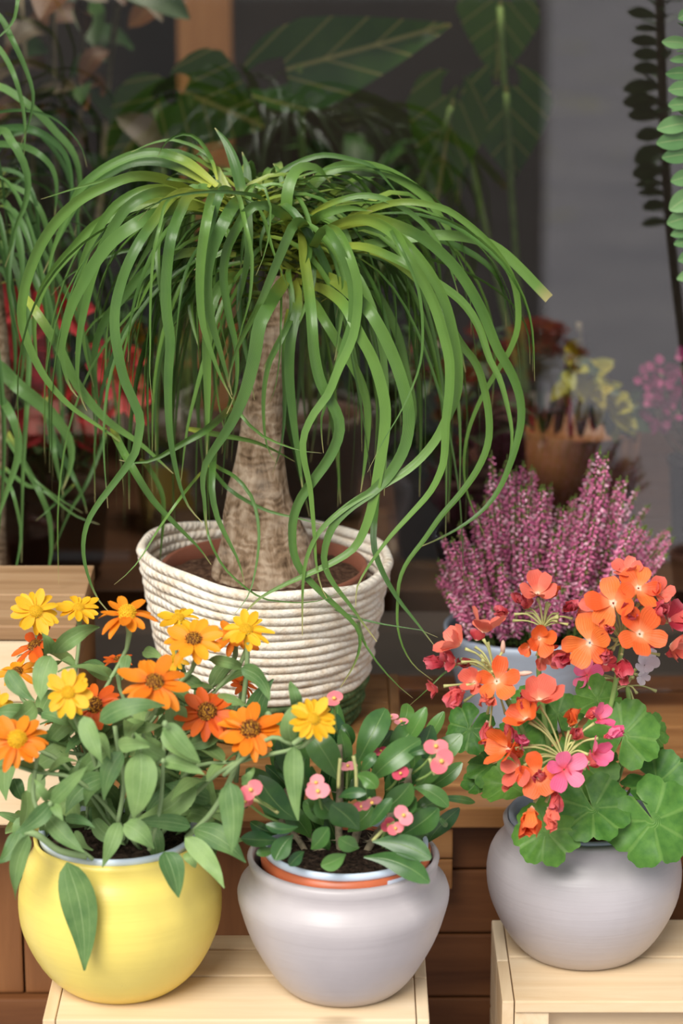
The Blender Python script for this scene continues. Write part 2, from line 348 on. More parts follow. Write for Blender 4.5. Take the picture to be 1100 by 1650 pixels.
# shop front: low boarded wall under the window, window frame, glass
wf = struct(link('wall_front', None, None, Matrix.Translation((0, 3.05, 0))))
for i in range(24):
    x = -2.3 + i*0.1917
    box('facade_board', x+.002, x+.1897, 3.03, 3.075, 0.0, 0.36, M['dark'], wf, .003)
box('facade_backing', -2.3, 2.3, 3.076, 3.12, 0, 0.36, M['dark'], wf, 0)
win = struct(link('window_1', None, None, Matrix.Translation((0, GLY, .36))))
box('window_sill', -2.3, 2.3, 3.03, 3.16, 0.362, 0.392, M['dark'], win, .004)
box('window_frame', -2.3, -1.5, 3.06, 3.14, .392, 2.8, M['dark'], win, .004)
box('window_frame', 1.5, 2.3, 3.06, 3.14, .392, 2.8, M['dark'], win, .004)
box('window_frame', -1.5, 1.5, 3.06, 3.14, 2.4, 2.8, M['dark'], win, .004)
t = NT('window_glass'); tr = t.n('ShaderNodeBsdfTransparent'); gl = t.n('ShaderNodeBsdfGlossy'); gl.inputs['Roughness'].default_value = 0.0
tr.inputs[0].default_value = (.96, .97, .97, 1); fr = t.n('ShaderNodeFresnel'); fr.inputs[0].default_value = 1.92
mx = t.n('ShaderNodeMixShader'); t.L.new(fr.outputs[0], mx.inputs[0]); t.L.new(tr.outputs[0], mx.inputs[1]); t.L.new(gl.outputs[0], mx.inputs[2]); t.L.new(mx.outputs[0], t.out.inputs[0])
box('pane', -1.5, 1.5, GLY-.003, GLY+.003, .392, 2.4, t.m, win, 0)

# ================================================================ stands
# bench of stained boards
BZ = 0.424
bench = thing('display_bench', (0.06, 2.8, 0), 'long low bench of stained brown boards against the shop window', 'bench')
for (y0, y1) in ((2.64, 2.703), (2.707, 2.80), (2.804, 2.885), (2.889, 2.965)):
    box('plank', -.62, .72, y0, y1, BZ-.024, BZ, M['stain'], bench, .002)
z = BZ-.024
for i, h in enumerate((.062, .078, .078, .078)):
    box('front_board', -.09, .72, 2.668, 2.69, z-h+.002, z, M['dark'], bench, .003); z -= h
for i in range(4):
    x = -.62+i*.132; box('front_board', x+.001, x+.131, 2.668, 2.69, .188, BZ-.025, M['stain_z'], bench, .003)
box('base_rail', -.62, .72, 2.655, 2.70, 0.0, .104, M['dark'], bench, .003)
box('base_rail', -.62, -.09, 2.655, 2.70, 0.105, .187, M['dark'], bench, .003)
for x in (-.6, .10, .66): box('leg', x, x+.045, 2.70, 2.745, 0, BZ-.025, M['stain_z'], bench, .003)
for x in (-.6, .10, .66): box('leg', x, x+.045, 2.915, 2.96, 0, BZ-.025, M['stain_z'], bench, .003)
for zz in (.362, .325):
    box('corner_block', .088, .122, 2.645, 2.667, zz, zz+.0355, M['stain'], bench, .002)
# plinth under the basket
bx0 = -.27; bx1 = .066; BT = .49
pl = thing('wooden_plinth', (-.1, 2.75, BZ), 'flat honey-brown wooden box carrying the cream rope basket', 'box')
for (y0, y1) in ((2.60, 2.695), (2.697, 2.79), (2.792, 2.89)): box('plank', bx0, bx1-.012, y0, y1, BT-.014, BT, M['stain'], pl, .002)
box('side_board', bx1-.0115, bx1, 2.60, 2.89, BZ, BT, M['stain_y'], pl, .002)
box('side_board', bx0, bx0+.0115, 2.601, 2.889, BZ, BT-.0145, M['stain_y'], pl, .002)
box('front_board', bx0+.012, bx1-.012, 2.60, 2.612, BZ, BT-.0145, M['stain'], pl, .002)
box('back_board', bx0+.012, bx1-.012, 2.878, 2.89, BZ, BT-.0145, M['stain'], pl, .002)
# taller box at the left
LZ = .651; lx1 = at(150, 930, 2.78).x
lb = thing('wooden_box', (lx1-.17, 2.69, BZ), 'tall wooden box with brown top at the left edge behind the zinnias', 'box')
for (y0, y1) in ((2.585, 2.69), (2.692, 2.80)): box('plank', lx1-.34, lx1, y0, y1, LZ-.016, LZ, M['oak'], lb, .002)
for i in range(3):
    z1 = LZ-.017-i*.07; box('front_board', lx1-.34, lx1, 2.588, 2.602, max(BZ+.001, z1-.069), z1, M['pine'], lb, .002)
for (xa, xb) in ((lx1-.012, lx1-.001), (lx1-.339, lx1-.328)): box('side_board', xa, xb, 2.603, 2.798, BZ, LZ-.017, M['stain_y'], lb, .002)
# hidden crate that carries the second palm
rc = thing('rear_stool', (-.47, 2.985, 0), 'dark low stool behind the tall honey box', 'stool')
box('seat_plank', -.60, -.34, 2.97, 3.025, .455, .475, M['stain'], rc, .002)
box('leg', -.60, -.57, 2.98, 3.02, BZ-.42, .454, M['stain_z'], rc, .002); box('leg', -.37, -.34, 2.98, 3.02, BZ-.42, .454, M['stain_z'], rc, .002)
# front pine crates
CZ = .35
def pine_crate(x0, x1, ys, zt, label, rails):
    c = thing('pine_crate', ((x0+x1)/2, (ys[0][0]+ys[-1][1])/2, 0), label, 'crate', 'pale pine crates in front')
    ya, yb = ys[0][0], ys[-1][1]
    for (y0, y1) in ys: box('top_plank', x0+.013, x1-.013, y0, y1, zt-.013, zt, M['pine'], c, .0015)
    for (xa, xb) in ((x0, x0+.012), (x1-.012, x1)):
        box('end_board', xa, xb, ya+.001, ya+(yb-ya)*.48, zt-.10, zt-.0005, M['pine_y'], c, .0015)
        box('end_board', xa, xb, ya+(yb-ya)*.49, yb, zt-.10, zt-.0005, M['pine_y'], c, .0015)
        box('end_board', xa, xb, ya+.001, yb, 0.0, zt-.104, M['pine_y'], c, .0015)
    for (xa, xb) in ((x0+.013, x0+.048), (x1-.048, x1-.013)):
        box('corner_post', xa, xb, ya+.003, ya+.028, zt-.034, zt-.0135, M['pine_y'], c, .0015)
        box('corner_post', xa, xb, yb-.03, yb-.004, 0, zt-.0135, M['pine_z'], c, .0015)
    for (za, zb) in rails: box('front_slat', x0+.013, x1-.013, ya+.030, ya+.042, za, zb, M['pine'], c, .0015)
    return c
pine_crate(-.289, .085, ((2.286, 2.379), (2.383, 2.440), (2.444, 2.476)), CZ, 'pale pine crate under the yellow pot and the middle grey pot', ((.20, .30), (.05, .15)))
RZ = .31
pine_crate(.163, .545, ((2.405, 2.505), (2.509, 2.60)), RZ, 'pale pine crate under the right grey geranium pot', ((.165, .292), (.03, .13)))

# ================================================================ pots
def pot(name, px, py_base, z, prof, mat, label, cat='pot', group=None, n=46):
    d = FW + RT*((px-550)/FPX) - UP*((py_base-825)/FPX); p = CAM + d*((z-CAM.z)/d.z)
    P = smooth_prof(prof, n); P = [(0.0005, 0.0)] + P
    V, F = lathe_geo(P, 72, Vector((0, 0, 0)))
    root = thing(name, p, label, cat, group)
    link('body', pymesh(name+'_body', V, F, None, True, mat), root, Matrix.Translation(p))
    return root, p
h = .150
prof_y = [(.050, 0), (.060, .003), (.080, .024), (.097, .060), (.1005, .085), (.0985, .106), (.0955, .1125), (.0965, .1165), (.0925, .1225), (.0930, .1265), (.0875, .136), (.0835, .143), (.0825, .150), (.0850, .156), (.0835, .159), (.0795, .157), (.078, .148), (.084, .120), (.092, .09), (.085, .05), (.06, .012), (.0005, .008)]
ypot, yp = pot('plant_pot', 197, 1578, CZ, prof_y, M['yellow'], 'round bright yellow glazed pot holding the zinnias', 'pot', 'round glazed pots')
prof_g = [(.050, 0), (.058, .002), (.072, .018), (.092, .055), (.1025, .088), (.1045, .101), (.1015, .110), (.0945, .117), (.092, .124), (.0935, .134), (.0945, .139), (.0925, .142), (.0885, .140), (.087, .132), (.086, .115), (.094, .10), (.088, .06), (.065, .015), (.0005, .008)]
gpot, gp = pot('plant_pot', 553, 1583, CZ, prof_g, M['grey'], 'pale lilac-grey pot with sloping shoulder holding the pink-flowered thorn plant', 'pot', 'round glazed pots')
prof_r = [(.056, 0), (.065, .003), (.082, .024), (.098, .058), (.1025, .085), (.100, .106), (.094, .119), (.0885, .124), (.0845, .133), (.0850, .142), (.0865, .147), (.0850, .150), (.0810, .148), (.079, .138), (.084, .12), (.094, .09), (.086, .05), (.06, .012), (.0005, .008)]
rpot, rp = pot('plant_pot', 937, 1524, RZ, prof_r, M['grey2'], 'round grey glazed pot holding the coral geranium', 'pot', 'round glazed pots')
prof_h = [(.058, 0), (.062, .002), (.070, .03), (.078, .06), (.084, .09), (.0885, .108), (.0905, .116), (.0905, .121), (.0880, .123), (.0855, .118), (.082, .10), (.074, .05), (.056, .01), (.0005, .008)]
hpot, hp = pot('plant_pot', 836, 1163, BZ, prof_h, M['blue'], 'pale blue glazed pot holding the purple heather', 'pot', 'round glazed pots')
def soil_disc(name, c, r, mat, parent, amp=.004, dome=.004):
    V = [Vector((0, 0, dome))]; F = []; nr, ns = 9, 40
    for i in range(1, nr+1):
        for k in range(ns):
            a = 2*PI*k/ns; rr = r*i/nr; x, y = rr*math.cos(a), rr*math.sin(a)
            V.append(Vector((x, y, dome*(1-(i/nr)**2)+amp*mnoise.noise(Vector((x*90, y*90, c.z*50)))+amp*.6*mnoise.noise(Vector((x*300, y*300, 3))))))
    for k in range(ns): F.append((0, 1+k, 1+(k+1) % ns))
    for i in range(nr-1):
        for k in range(ns):
            a = 1+i*ns; F.append((a+k, a+ns+k, a+ns+(k+1) % ns, a+(k+1) % ns))
    return link(name, pymesh(name, V, F, None, True, mat), parent, Matrix.Translation(c))
def liner(c, r, ztop, depth, mat, parent, th=.0025, lip=.003, name='nursery_pot'):
    P = [(r*.8, -depth), (r-th*.5, -lip*2.2), (r+lip*.4, -lip*2), (r+lip*.5, -.0006), (r, .0), (r-th, -.0012), (r-th*1.6, -lip*3), (r*.78, -depth+.002)]
    V, F = lathe_geo(P, 64)
    return link(name, pymesh(name, V, F, None, True, mat), parent, Matrix.Translation((c.x, c.y, ztop)))

# ================================================================ leaf and flower builders
def prof_blade(s):     # strap leaf
    return min(1.0, .55+s*3)*(1-max(0, (s-.45)/.55)**1.6*0.93)
def prof_cut(s): return min(1.0, .55+s*2.0)
def prof_oval(s): return max(.03, math.sin(PI*min(1, max(0, s))**.85)**.75) if 0 < s < 1 else .06
def prof_lance(s): return max(.05, (math.sin(PI*s**.62)**.9)) if 0 < s < 1 else .05
def prof_obov(s): return max(.07, math.sin(PI*(s*.97+.015)**1.45)**.7)
def prof_round(s): return max(.12, math.sin(PI*(s*.93+.035)**1.25)**.6)
def ribbon_geo(pts, wid, prof, fold=.25, roll=0.0, ref=None, wave=0.0, nj=5, twist=0.0, seed=0):
    n = len(pts); V = []; F = []; UV = []
    for i, p in enumerate(pts):
        s = i/(n-1); t = (pts[min(i+1, n-1)]-pts[max(i-1, 0)]).normalized()
        v = (CAM-p).normalized() if ref is None else ref
        side = t.cross(v)
        if side.length < 1e-4: side = t.orthogonal()
        side.normalize(); nr = side.cross(t).normalized()
        a = roll + twist*s; ca, sa = math.cos(a), math.sin(a)
        sd, nn = side*ca+nr*sa, nr*ca-side*sa
        wv = wid*prof(s)*.5
        for j in range(nj):
            x = -1+2*j/(nj-1)
            hgt = fold*abs(x)*wv + wave*wid*.5*abs(x)*math.sin(s*9+x*2+seed)
            V.append(p+sd*x*wv*math.sqrt(max(.1, 1-fold*fold*.5))+nn*hgt); UV.append((j/(nj-1), s))
    for i in range(n-1):
        for j in range(nj-1): F.append((i*nj+j, i*nj+j+1, (i+1)*nj+j+1, (i+1)*nj+j))
    return V, F, UV
def leaf(name, pts, wid, prof, mat, parent, n=12, **k):
    P = catmull(pts, n); V, F, UV = ribbon_geo(P, wid, prof, **k)
    return recentred(name, V, F, mat, parent, UV, True, P[0])
def pxleaf(name, pp, ys, wpx, prof, mat, parent, n=12, **k):
    """pp: photo points base->tip, ys: depths"""
    m = len(pp); pts = []
    for i, (x, y) in enumerate(pp):
        s = i/(m-1); f = s*(len(ys)-1); a = int(min(f, len(ys)-2)) if len(ys) > 1 else 0
        yy = ys[0] if len(ys) == 1 else ys[a]+(ys[a+1]-ys[a])*(f-a)
        pts.append(at(x, y, yy))
    return leaf(name, pts, wpx*mpp(pts[len(pts)//2]), prof, mat, parent, n, **k)
def bend3(b, tpt, sag):
    (x0, y0), (x1, y1) = b, tpt; dx, dy = x1-x0, y1-y0; L = math.hypot(dx, dy)
    return [b, (x0+dx*.33-dy*sag*.8, y0+dy*.33+dx*sag*.8), (x0+dx*.68-dy*sag*.75, y0+dy*.68+dx*sag*.75), tpt]
def petal_mesh(name, L, Wd, prof, mat, curve=.15, cup=.2, base=.0, wave=.0, seed=0, nj=5, n=6):
    pts = [Vector((base+(L-base)*i/n, 0, curve*L*((i/n)**2))) for i in range(n+1)]
    V, F, UV = ribbon_geo(pts, Wd, prof, fold=cup, ref=Vector((0, 0, 1)), wave=wave, nj=nj, seed=seed)
    return pymesh(name, V, F, UV, True, mat)

# ================================================================ basket
BY = 2.755
brim = at(425, 889, BY)
bbase = Vector((brim.x, BY, BT+.0012))
bk = thing('rope_basket', bbase, 'coiled cream rope basket with green base around the large palm', 'basket')
NC = 19; HB = brim.z-BT; th = HB/NC
def brad(f): return .103+.036*f**.8
for i in range(NC):
    f = (i+.5)/NC; z = HB*f; r0 = brad(f)-.004; ph = R.random()*6
    pts = []; ns = 96; V = []; F = []; seg = 8
    for k in range(ns):
        a = 2*PI*k/ns
        dz = f*f*(.0075*math.cos(a-PI*.92)+.0045*math.sin(2*a+.6)+.002*math.sin(5*a+1)) + .0007*math.sin(7*a+ph)
        rr = r0+.0012*math.sin(3*a+ph*.4)+.0006*math.sin(11*a+ph)+f*f*.003*math.cos(2*a+1)
        rv, rh = th*.57, .0056*(1+.08*math.sin(13*a+ph))
        if i == NC-1: rv *= 1.05
        for j in range(seg):
            b = 2*PI*j/seg
            V.append(Vector(((rr+rh*math.cos(b))*math.cos(a), (rr+rh*math.cos(b))*math.sin(a), z+dz+rv*math.sin(b))))
    for k in range(ns):
        for j in range(seg): F.append((k*seg+j, ((k+1) % ns)*seg+j, ((k+1) % ns)*seg+(j+1) % seg, k*seg+(j+1) % seg))
    green = i < 5
    m = pymesh('rope_coil', V, F, None, True, M['ropeg' if green else 'rope'])
    o = link('rope_coil', m, bk, Matrix.Translation(bbase))
    if green: o['label'] = 'green rope coil at the base'
V, F = lathe_geo([(.0005, .004), (.06, .004), (.098, .004)], 40); link('base_disc', pymesh('base_disc', V, F, None, True, M['ropeg']), bk, Matrix.Translation(bbase))

# ================================================================ palm
palm = thing('ponytail_palm', (bbase.x, BY, BT+.006), 'large ponytail palm with swollen trunk and arching strap leaves in basket', 'plant', 'ponytail palms')
nz = brim.z-.014
liner(Vector((bbase.x, BY, 0)), .112, nz, .15, M['terrad'], palm, .003, .005)
soil_disc('soil', Vector((bbase.x, BY, nz-.016)), .108, M['coir'], palm, .004, .006)
TR = [(427, 945, 172), (427, 915, 168), (428, 880, 150), (422, 845, 128), (416, 800, 104), (418, 750, 82), (421, 700, 70), (424, 650, 62), (428, 600, 57), (436, 555, 58), (446, 515, 62), (452, 470, 60), (455, 440, 52)]
P = catmull([at(a, b, BY) for a, b, c in TR], 48)
TZ = [(at(a, b, BY).z, c) for a, b, c in TR]
def trw(z):
    for (z0, c0), (z1, c1) in zip(TZ, TZ[1:]):
        if z <= z1: f = max(0, (z-z0)/(z1-z0)); return c0+(c1-c0)*f
    return TZ[-1][1]
geo = []; V = []; F = []; seg = 40
for i, p in enumerate(P):
    s = i/48
    r = trw(p.z)*.5*mpp(p)
    for k in range(seg):
        a = 2*PI*k/seg; nn = mnoise.noise(Vector((math.cos(a)*2.2, math.sin(a)*2.2, p.z*22)))+.6*mnoise.noise(Vector((math.cos(a)*6, math.sin(a)*6, p.z*60)))
        rr = r*(1+.055*nn); V.append(p+Vector((rr*math.cos(a), rr*math.sin(a), 0)))
for i in range(48):
    for k in range(seg): F.append((i*seg+k, i*seg+(k+1) % seg, (i+1)*seg+(k+1) % seg, (i+1)*seg+k))
recentred('trunk', V, F, M['bark'], palm, base=P[0])
# blades traced along the photograph: (width px, depth offset from trunk at mid, at tip, points)
BL = [
(16,-.10,-.07,[(330,318),(293,299),(252,285),(211,284),(173,298),(129,321),(91,356),(64,397),(45,444),(35,490),(36,525),(50,566),(77,615),(115,656),(162,689),(195,714),(201,738)]),
(15,.03,.05,[(350,300),(320,275),(293,258),(255,247),(222,249),(184,264),(151,285),(129,307),(108,350),(85,408),(75,463)]),
(12,.05,.07,[(340,300),(293,272),(255,261),(216,262),(184,275),(137,310),(96,381),(70,440)]),
(12,-.03,-.03,[(330,330),(282,307),(246,303),(216,311),(184,332),(165,359),(143,397),(129,444),(128,490),(137,565),(151,624)]),
(15,-.07,-.06,[(335,335),(276,310),(238,314),(208,332),(184,364),(165,400),(150,440),(138,490),(128,545),(125,610),(132,645),(140,662)]),
(19,-.12,-.10,[(345,340),(300,330),(246,348),(222,359),(184,386),(156,419),(132,460),(115,495),(105,532),(100,566),(105,602),(113,624),(125,640)]),
(15,-.15,-.19,[(340,315),(300,308),(274,321),(252,351),(227,386),(208,422),(195,457),(186,495),(185,530),(189,561),(200,610),(216,648),(226,675),(223,705),(216,733),(181,782),(156,815),(140,845),(134,880),(139,918),(157,964),(180,991)]),
(16,-.15,-.16,[(345,312),(309,313),(290,343),(276,381),(270,422),(267,463),(269,510),(274,547),(271,602),(271,656),(275,711),(289,779),(304,817),(326,842)]),
(5,-.16,-.16,[(300,312),(268,326),(257,367),(249,397),(244,449),(242,504),(242,561),(241,602),(245,645)]),
(7,-.17,-.17,[(430,325),(400,312),(340,308),(293,313),(265,320),(238,337),(222,356)]),
(5,-.05,.0,[(320,296),(290,290),(211,283),(140,298),(66,321)]),
(14,-.03,-.02,[(380,410),(320,405),(282,411),(246,427),(222,449),(200,476),(173,510),(156,547),(152,588),(156,637),(165,678)]),
(10,.0,.0,[(330,318),(270,320),(262,350),(245,390),(222,430),(205,460)]),
(7,.03,.04,[(380,398),(314,392),(279,393),(238,399),(195,405),(151,422),(110,444),(83,476)]),
(7,.02,.03,[(390,440),(320,435),(282,441),(238,463),(200,485),(150,520),(120,570)]),
(15,.0,.02,[(330,335),(265,326),(216,332),(184,345),(151,365),(121,397),(88,435),(66,471),(55,517),(57,560),(62,600)]),
(17,.0,.03,[(392,335),(390,313),(379,266),(365,231),(346,206)]),
(16,.03,.06,[(400,330),(398,310),(398,272),(390,245)]),
(11,.03,.06,[(462,330),(458,305),(450,277),(440,264)]),
(12,.03,.06,[(475,345),(480,315),(491,283)]),
(12,.02,.06,[(490,360),(496,337),(505,280)]),
(17,-.03,.02,[(461,375),(461,343),(464,305),(475,277),(491,268),(513,272),(532,294)]),
(16,.03,.05,[(470,380),(475,359),(488,326),(510,291),(537,272),(573,266),(615,274),(656,295),(688,321),(711,353),(725,376),(731,411),(734,452)]),
(8,.02,.03,[(417,325),(425,300),(442,285),(475,264),(518,250),(559,255),(600,268),(629,298),(647,321)]),
(7,.02,.02,[(360,320),(355,302),(346,269),(335,245),(319,223),(300,215),(280,220),(265,231),(254,253)]),
(5,.03,.03,[(350,290),(338,253),(314,236),(300,231),(276,225),(244,231),(211,245)]),
(15,-.13,-.12,[(470,380),(464,354),(447,340),(423,329),(401,335),(382,365),(365,400),(359,441),(363,479),(371,520),(379,553),(382,596),(378,635),(365,667)]),
(19,-.14,-.13,[(400,322),(382,326),(363,354),(346,392),(335,433),(335,476),(341,517),(352,555),(365,602),(374,637)]),
(15,-.15,-.14,[(365,310),(344,315),(333,354),(325,403),(322,449),(323,490),(328,528),(341,569),(357,610),(374,643)]),
(14,-.12,-.12,[(375,312),(355,310),(345,345),(338,390),(334,440)]),
(8,-.15,-.15,[(380,310),(387,326),(395,365),(404,403),(405,441),(401,485),(390,523),(378,570)]),
(5,-.16,-.16,[(393,313),(406,299),(423,299),(434,321),(435,359),(428,403),(412,444)]),
(16,-.15,-.15,[(500,380),(485,359),(469,368),(453,405),(436,446),(420,485),(398,528),(382,561),(371,596),(368,624)]),
(17,-.16,-.19,[(490,390),(485,365),(488,408),(494,449),(499,490),(502,530),(505,569),(515,615),(532,648),(544,673),(545,700),(529,738),(502,776),(483,804),(472,834),(470,864),(473,893),(484,919),(516,954),(551,986),(575,1012),(580,1035),(572,1067),(548,1108)]),
(14,-.16,-.185,[(498,420),(505,395),(524,370),(545,375),(562,408),(575,449),(577,490),(571,535),(562,561),(545,596),(529,635),(507,665),(492,695),(488,716),(491,746),(499,782),(503,820),(507,870),(509,905),(516,942),(527,965)]),
(14,-.155,-.155,[(496,425),(504,398),(526,369),(545,397),(559,427),(567,463),(566,517),(554,555),(537,610),(526,648),(518,673),(518,700),(521,730)]),
(10,-.06,-.03,[(520,385),(545,365),(575,348),(609,333),(647,325),(685,328),(720,338),(755,362),(784,388),(810,420),(827,452),(835,495),(833,533),(820,567),(798,603),(776,641),(757,687),(749,725),(748,766),(755,802),(768,835),(782,867)]),
(17,-.10,-.14,[(520,380),(545,366),(580,357),(606,353),(638,362),(670,376),(702,399),(734,431),(760,469),(781,510),(801,560),(825,603),(838,641),(840,676),(834,709),(823,745),(806,785),(782,818),(744,848),(703,870),(667,885)]),
(15,-.15,-.19,[(510,390),(545,366),(597,356),(624,367),(653,391),(679,420),(702,455),(720,495),(732,545),(738,586),(737,630),(725,663),(700,712),(662,753),(615,783),(580,802),(551,822),(516,855),(496,893),(489,928),(487,975),(487,1024)]),
(17,-.17,-.195,[(505,385),(540,362),(589,353),(638,379),(659,417),(682,452),(702,495),(716,540),(725,581),(725,630),(719,682),(718,717),(714,750),(695,791),(662,829),(629,865),(604,898),(586,925),(575,948),(573,977)]),
(5,-.18,-.19,[(570,355),(618,362),(641,391),(661,431),(676,475),(681,530),(678,581),(665,622),(643,668),(615,715),(592,761)]),
(14,-.1,-.12,[(520,400),(580,398),(640,420),(700,455),(743,487),(769,525),(788,580),(804,611),(817,657),(824,698),(821,736),(812,772)]),
(13,-.13,-.17,[(530,400),(600,405),(650,430),(700,480),(744,554),(768,586),(782,630),(789,676),(787,715),(771,755),(744,794),(711,832),(684,870),(656,907),(644,936),(641,971),(641,1009),(650,1044),(668,1073),(697,1096)]),
(18,-.16,-.19,[(490,440),(513,441),(540,452),(567,474),(597,504),(618,540),(635,578),(648,616),(658,660),(656,704),(645,736),(621,772),(600,792),(567,815),(540,842),(526,872),(522,907),(534,936),(563,974),(586,1006),(607,1034)]),
(17,-.16,-.19,[(480,452),(505,460),(532,471),(559,497),(580,540),(599,575),(613,616),(621,660),(618,709),(610,758),(602,802),(591,843),(572,881),(540,904),(496,925),(452,945),(417,965),(385,998)]),
(15,-.1,-.11,[(480,470),(507,490),(526,520),(551,561),(573,596),(589,637),(593,684),(589,738),(581,793)]),
(20,-.16,-.18,[(470,440),(453,460),(431,495),(417,525),(409,575),(395,629),(374,678),(346,722),(330,749),(326,779),(330,815),(333,861)]),
(16,-.1,-.1,[(390,440),(355,460),(338,500),(333,561),(334,629),(334,684),(333,733)]),
(15,-.08,-.09,[(475,450),(480,490),(469,547),(466,596),(469,643),(475,695),(481,738),(488,793)]),
(8,-.09,-.09,[(480,480),(470,510),(453,547),(434,583),(425,629),(425,684),(431,722),(445,746)]),
(8,-.07,-.08,[(465,490),(457,561),(458,656),(453,716),(439,763)]),
(4,-.12,-.12,[(453,427),(452,520),(450,575),(442,629),(431,654)]),
(6,-.14,-.14,[(374,640),(387,667),(415,697),(453,716),(491,727),(518,730)]),
(10,-.07,-.07,[(300,690),(371,703),(409,711),(442,725),(475,744)]),
(14,-.05,-.06,[(35,470),(60,505),(95,560),(125,620),(170,675),(227,716),(279,763)]),
(12,-.12,-.12,[(180,690),(205,740),(244,804),(279,842),(321,884),(340,910)]),
(12,-.12,-.12,[(372,655),(327,695),(285,719),(252,738),(222,746),(192,741)]),
(6,-.13,-.185,[(340,745),(355,755),(382,771),(404,798),(415,834),(417,878),(408,936),(397,965),(373,995)]),
(11,-.14,-.16,[(345,720),(342,752),(341,793),(350,835),(368,872),(385,907),(394,942)]),
(6,-.09,-.10,[(330,740),(365,785),(395,806),(436,825),(475,834),(524,847)]),
(4,-.16,-.19,[(326,779),(328,800),(336,864),(356,907),(379,933),(420,963),(444,968),(487,971),(525,965),(563,945)]),
(5,-.18,-.19,[(530,975),(554,989),(589,1000),(633,1009),(676,1015),(705,1027)]),
(10,-.15,-.18,[(610,770),(604,829),(602,878),(615,919),(641,965),(671,1003),(700,1041)]),
(6,-.18,-.19,[(574,985),(586,1035),(609,1070),(641,1105),(665,1125)]),
(4,-.16,-.16,[(740,1070),(711,1088),(685,1114),(659,1137)]),
(5,-.14,-.16,[(325,760),(290,804),(254,855),(231,893),(211,919),(184,942)]),
(8,.02,.02,[(225,740),(240,755),(260,793),(263,829),(257,907)]),
(15,.02,.0,[(500,430),(540,420),(580,440),(610,480),(640,540),(655,600),(668,660),(660,720)]),
(12,.0,.0,[(500,410),(550,400),(620,415),(660,440),(700,480),(735,540),(750,600)]),
(13,-.02,-.02,[(500,400),(560,380),(610,370),(650,390),(690,430),(712,480),(725,540)]),
(9,-.05,-.05,[(500,345),(540,325),(590,315),(640,330),(690,370),(720,420),(740,480)]),
(10,.03,.03,[(490,345),(540,330),(580,322),(630,325),(670,350),(700,390)]),
(14,-.05,-.05,[(500,360),(520,345),(560,335),(600,340)]),
]
def cutleaf():
    pxleaf('leaf', [(500,420),(540,404),(580,397),(624,389),(661,383),(702,379),(743,381),(778,389),(807,405),(836,431),(862,458),(884,481)], [BY, BY-.04, BY-.04, BY-.03], 17, prof_cut, M['palm'], palm, 30, fold=.2, roll=.1)
cutleaf()
for (wpx, d0, d1, pp) in BL:
    n = len(pp); pts = []
    for i, (x, y) in enumerate(pp):
        s = i/(n-1); k = min(1, s/.22); k = k*k*(3-2*k)
        pts.append(at(x, y, BY-.01+(d0+.01)*k+(d1-d0)*max(0, (s-.3)/.7)))
    L = sum(math.hypot(b[0]-a[0], b[1]-a[1]) for a, b in zip(pp, pp[1:]))
    leaf('leaf', pts, wpx*1.12*mpp(pts[n//2]), prof_blade, M['palm'], palm, max(14, int(L/14)), fold=R.uniform(.15, .5), roll=R.uniform(-.45, .45), twist=R.uniform(-.5, .5))
# further blades: arching out of the crown and hanging
crown = [at(385, 345, BY), at(455, 400, BY+.01), at(495, 400, BY), at(440, 360, BY+.02)]
def droop(base, az, reach, rise, drop, n=9, wig=.02):
    d = Vector((math.cos(az), math.sin(az), 0)); s_ = Vector((-d.y, d.x, 0)); pts = []
    ph = R.uniform(0, 6)
    for i in range(n):
        t = i/(n-1); x = reach*(1-(1-t)**2.2); z = rise*math.sin(min(1, t*2.6)*PI/2)*(1-t)**.4 - drop*t**1.8
        pts.append(base+d*x+s_*wig*math.sin(t*5+ph)*t+Vector((0, 0, z)))
    return pts, d
def fill(parent, mat, bases, cnt, az0, az1, wr, rch, rs, dr, lim=None):
    for i in range(cnt):
        az = R.uniform(az0, az1); b = R.choice(bases)+Vector((R.uniform(-.02, .02), R.uniform(-.015, .015), R.uniform(-.03, .02)))
        pts, d = droop(b, az, R.uniform(*rch), R.uniform(*rs), R.uniform(*dr), wig=R.uniform(.004, .03))
        if lim and any(p.y > lim for p in pts): pts = [Vector((p.x, min(p.y, lim-R.uniform(0, .03)), p.z)) for p in pts]
        leaf('leaf', pts, R.uniform(*wr), prof_blade, mat, parent, 20, fold=R.uniform(.15, .5), roll=R.uniform(-.4, .4), twist=R.uniform(-.6, .6), ref=(d+Vector((0, 0, .7))).normalized())
fill(palm, M['palm'], crown, 80, 0, PI, (.006, .011), (.10, .25), (.02, .10), (.08, .34), 3.05)
fill(palm, M['palm'], crown, 12, PI, PI+1.0, (.006, .011), (.06, .17), (.0, .06), (.06, .26))
fill(palm, M['palm'], crown, 14, 2*PI-1.1, 2*PI, (.006, .011), (.06, .17), (.0, .06), (.06, .26))
fill(palm, M['palm'], crown, 14, PI, 2*PI, (.006, .011), (.05, .12), (.01, .05), (.03, .10))
fill(palm, M['palm'], crown, 26, -.5, .5, (.006, .011), (.12, .26), (.02, .08), (.10, .34), 3.05)
fill(palm, M['palm'], crown, 26, PI-.5, PI+.5, (.006, .011), (.12, .26), (.02, .08), (.10, .34), 3.05)
fill(palm, M['palm'], [c+Vector((0, 0, -.05)) for c in crown], 30, -.3, PI+.3, (.005, .010), (.05, .15), (.0, .04), (.12, .28), 3.05)

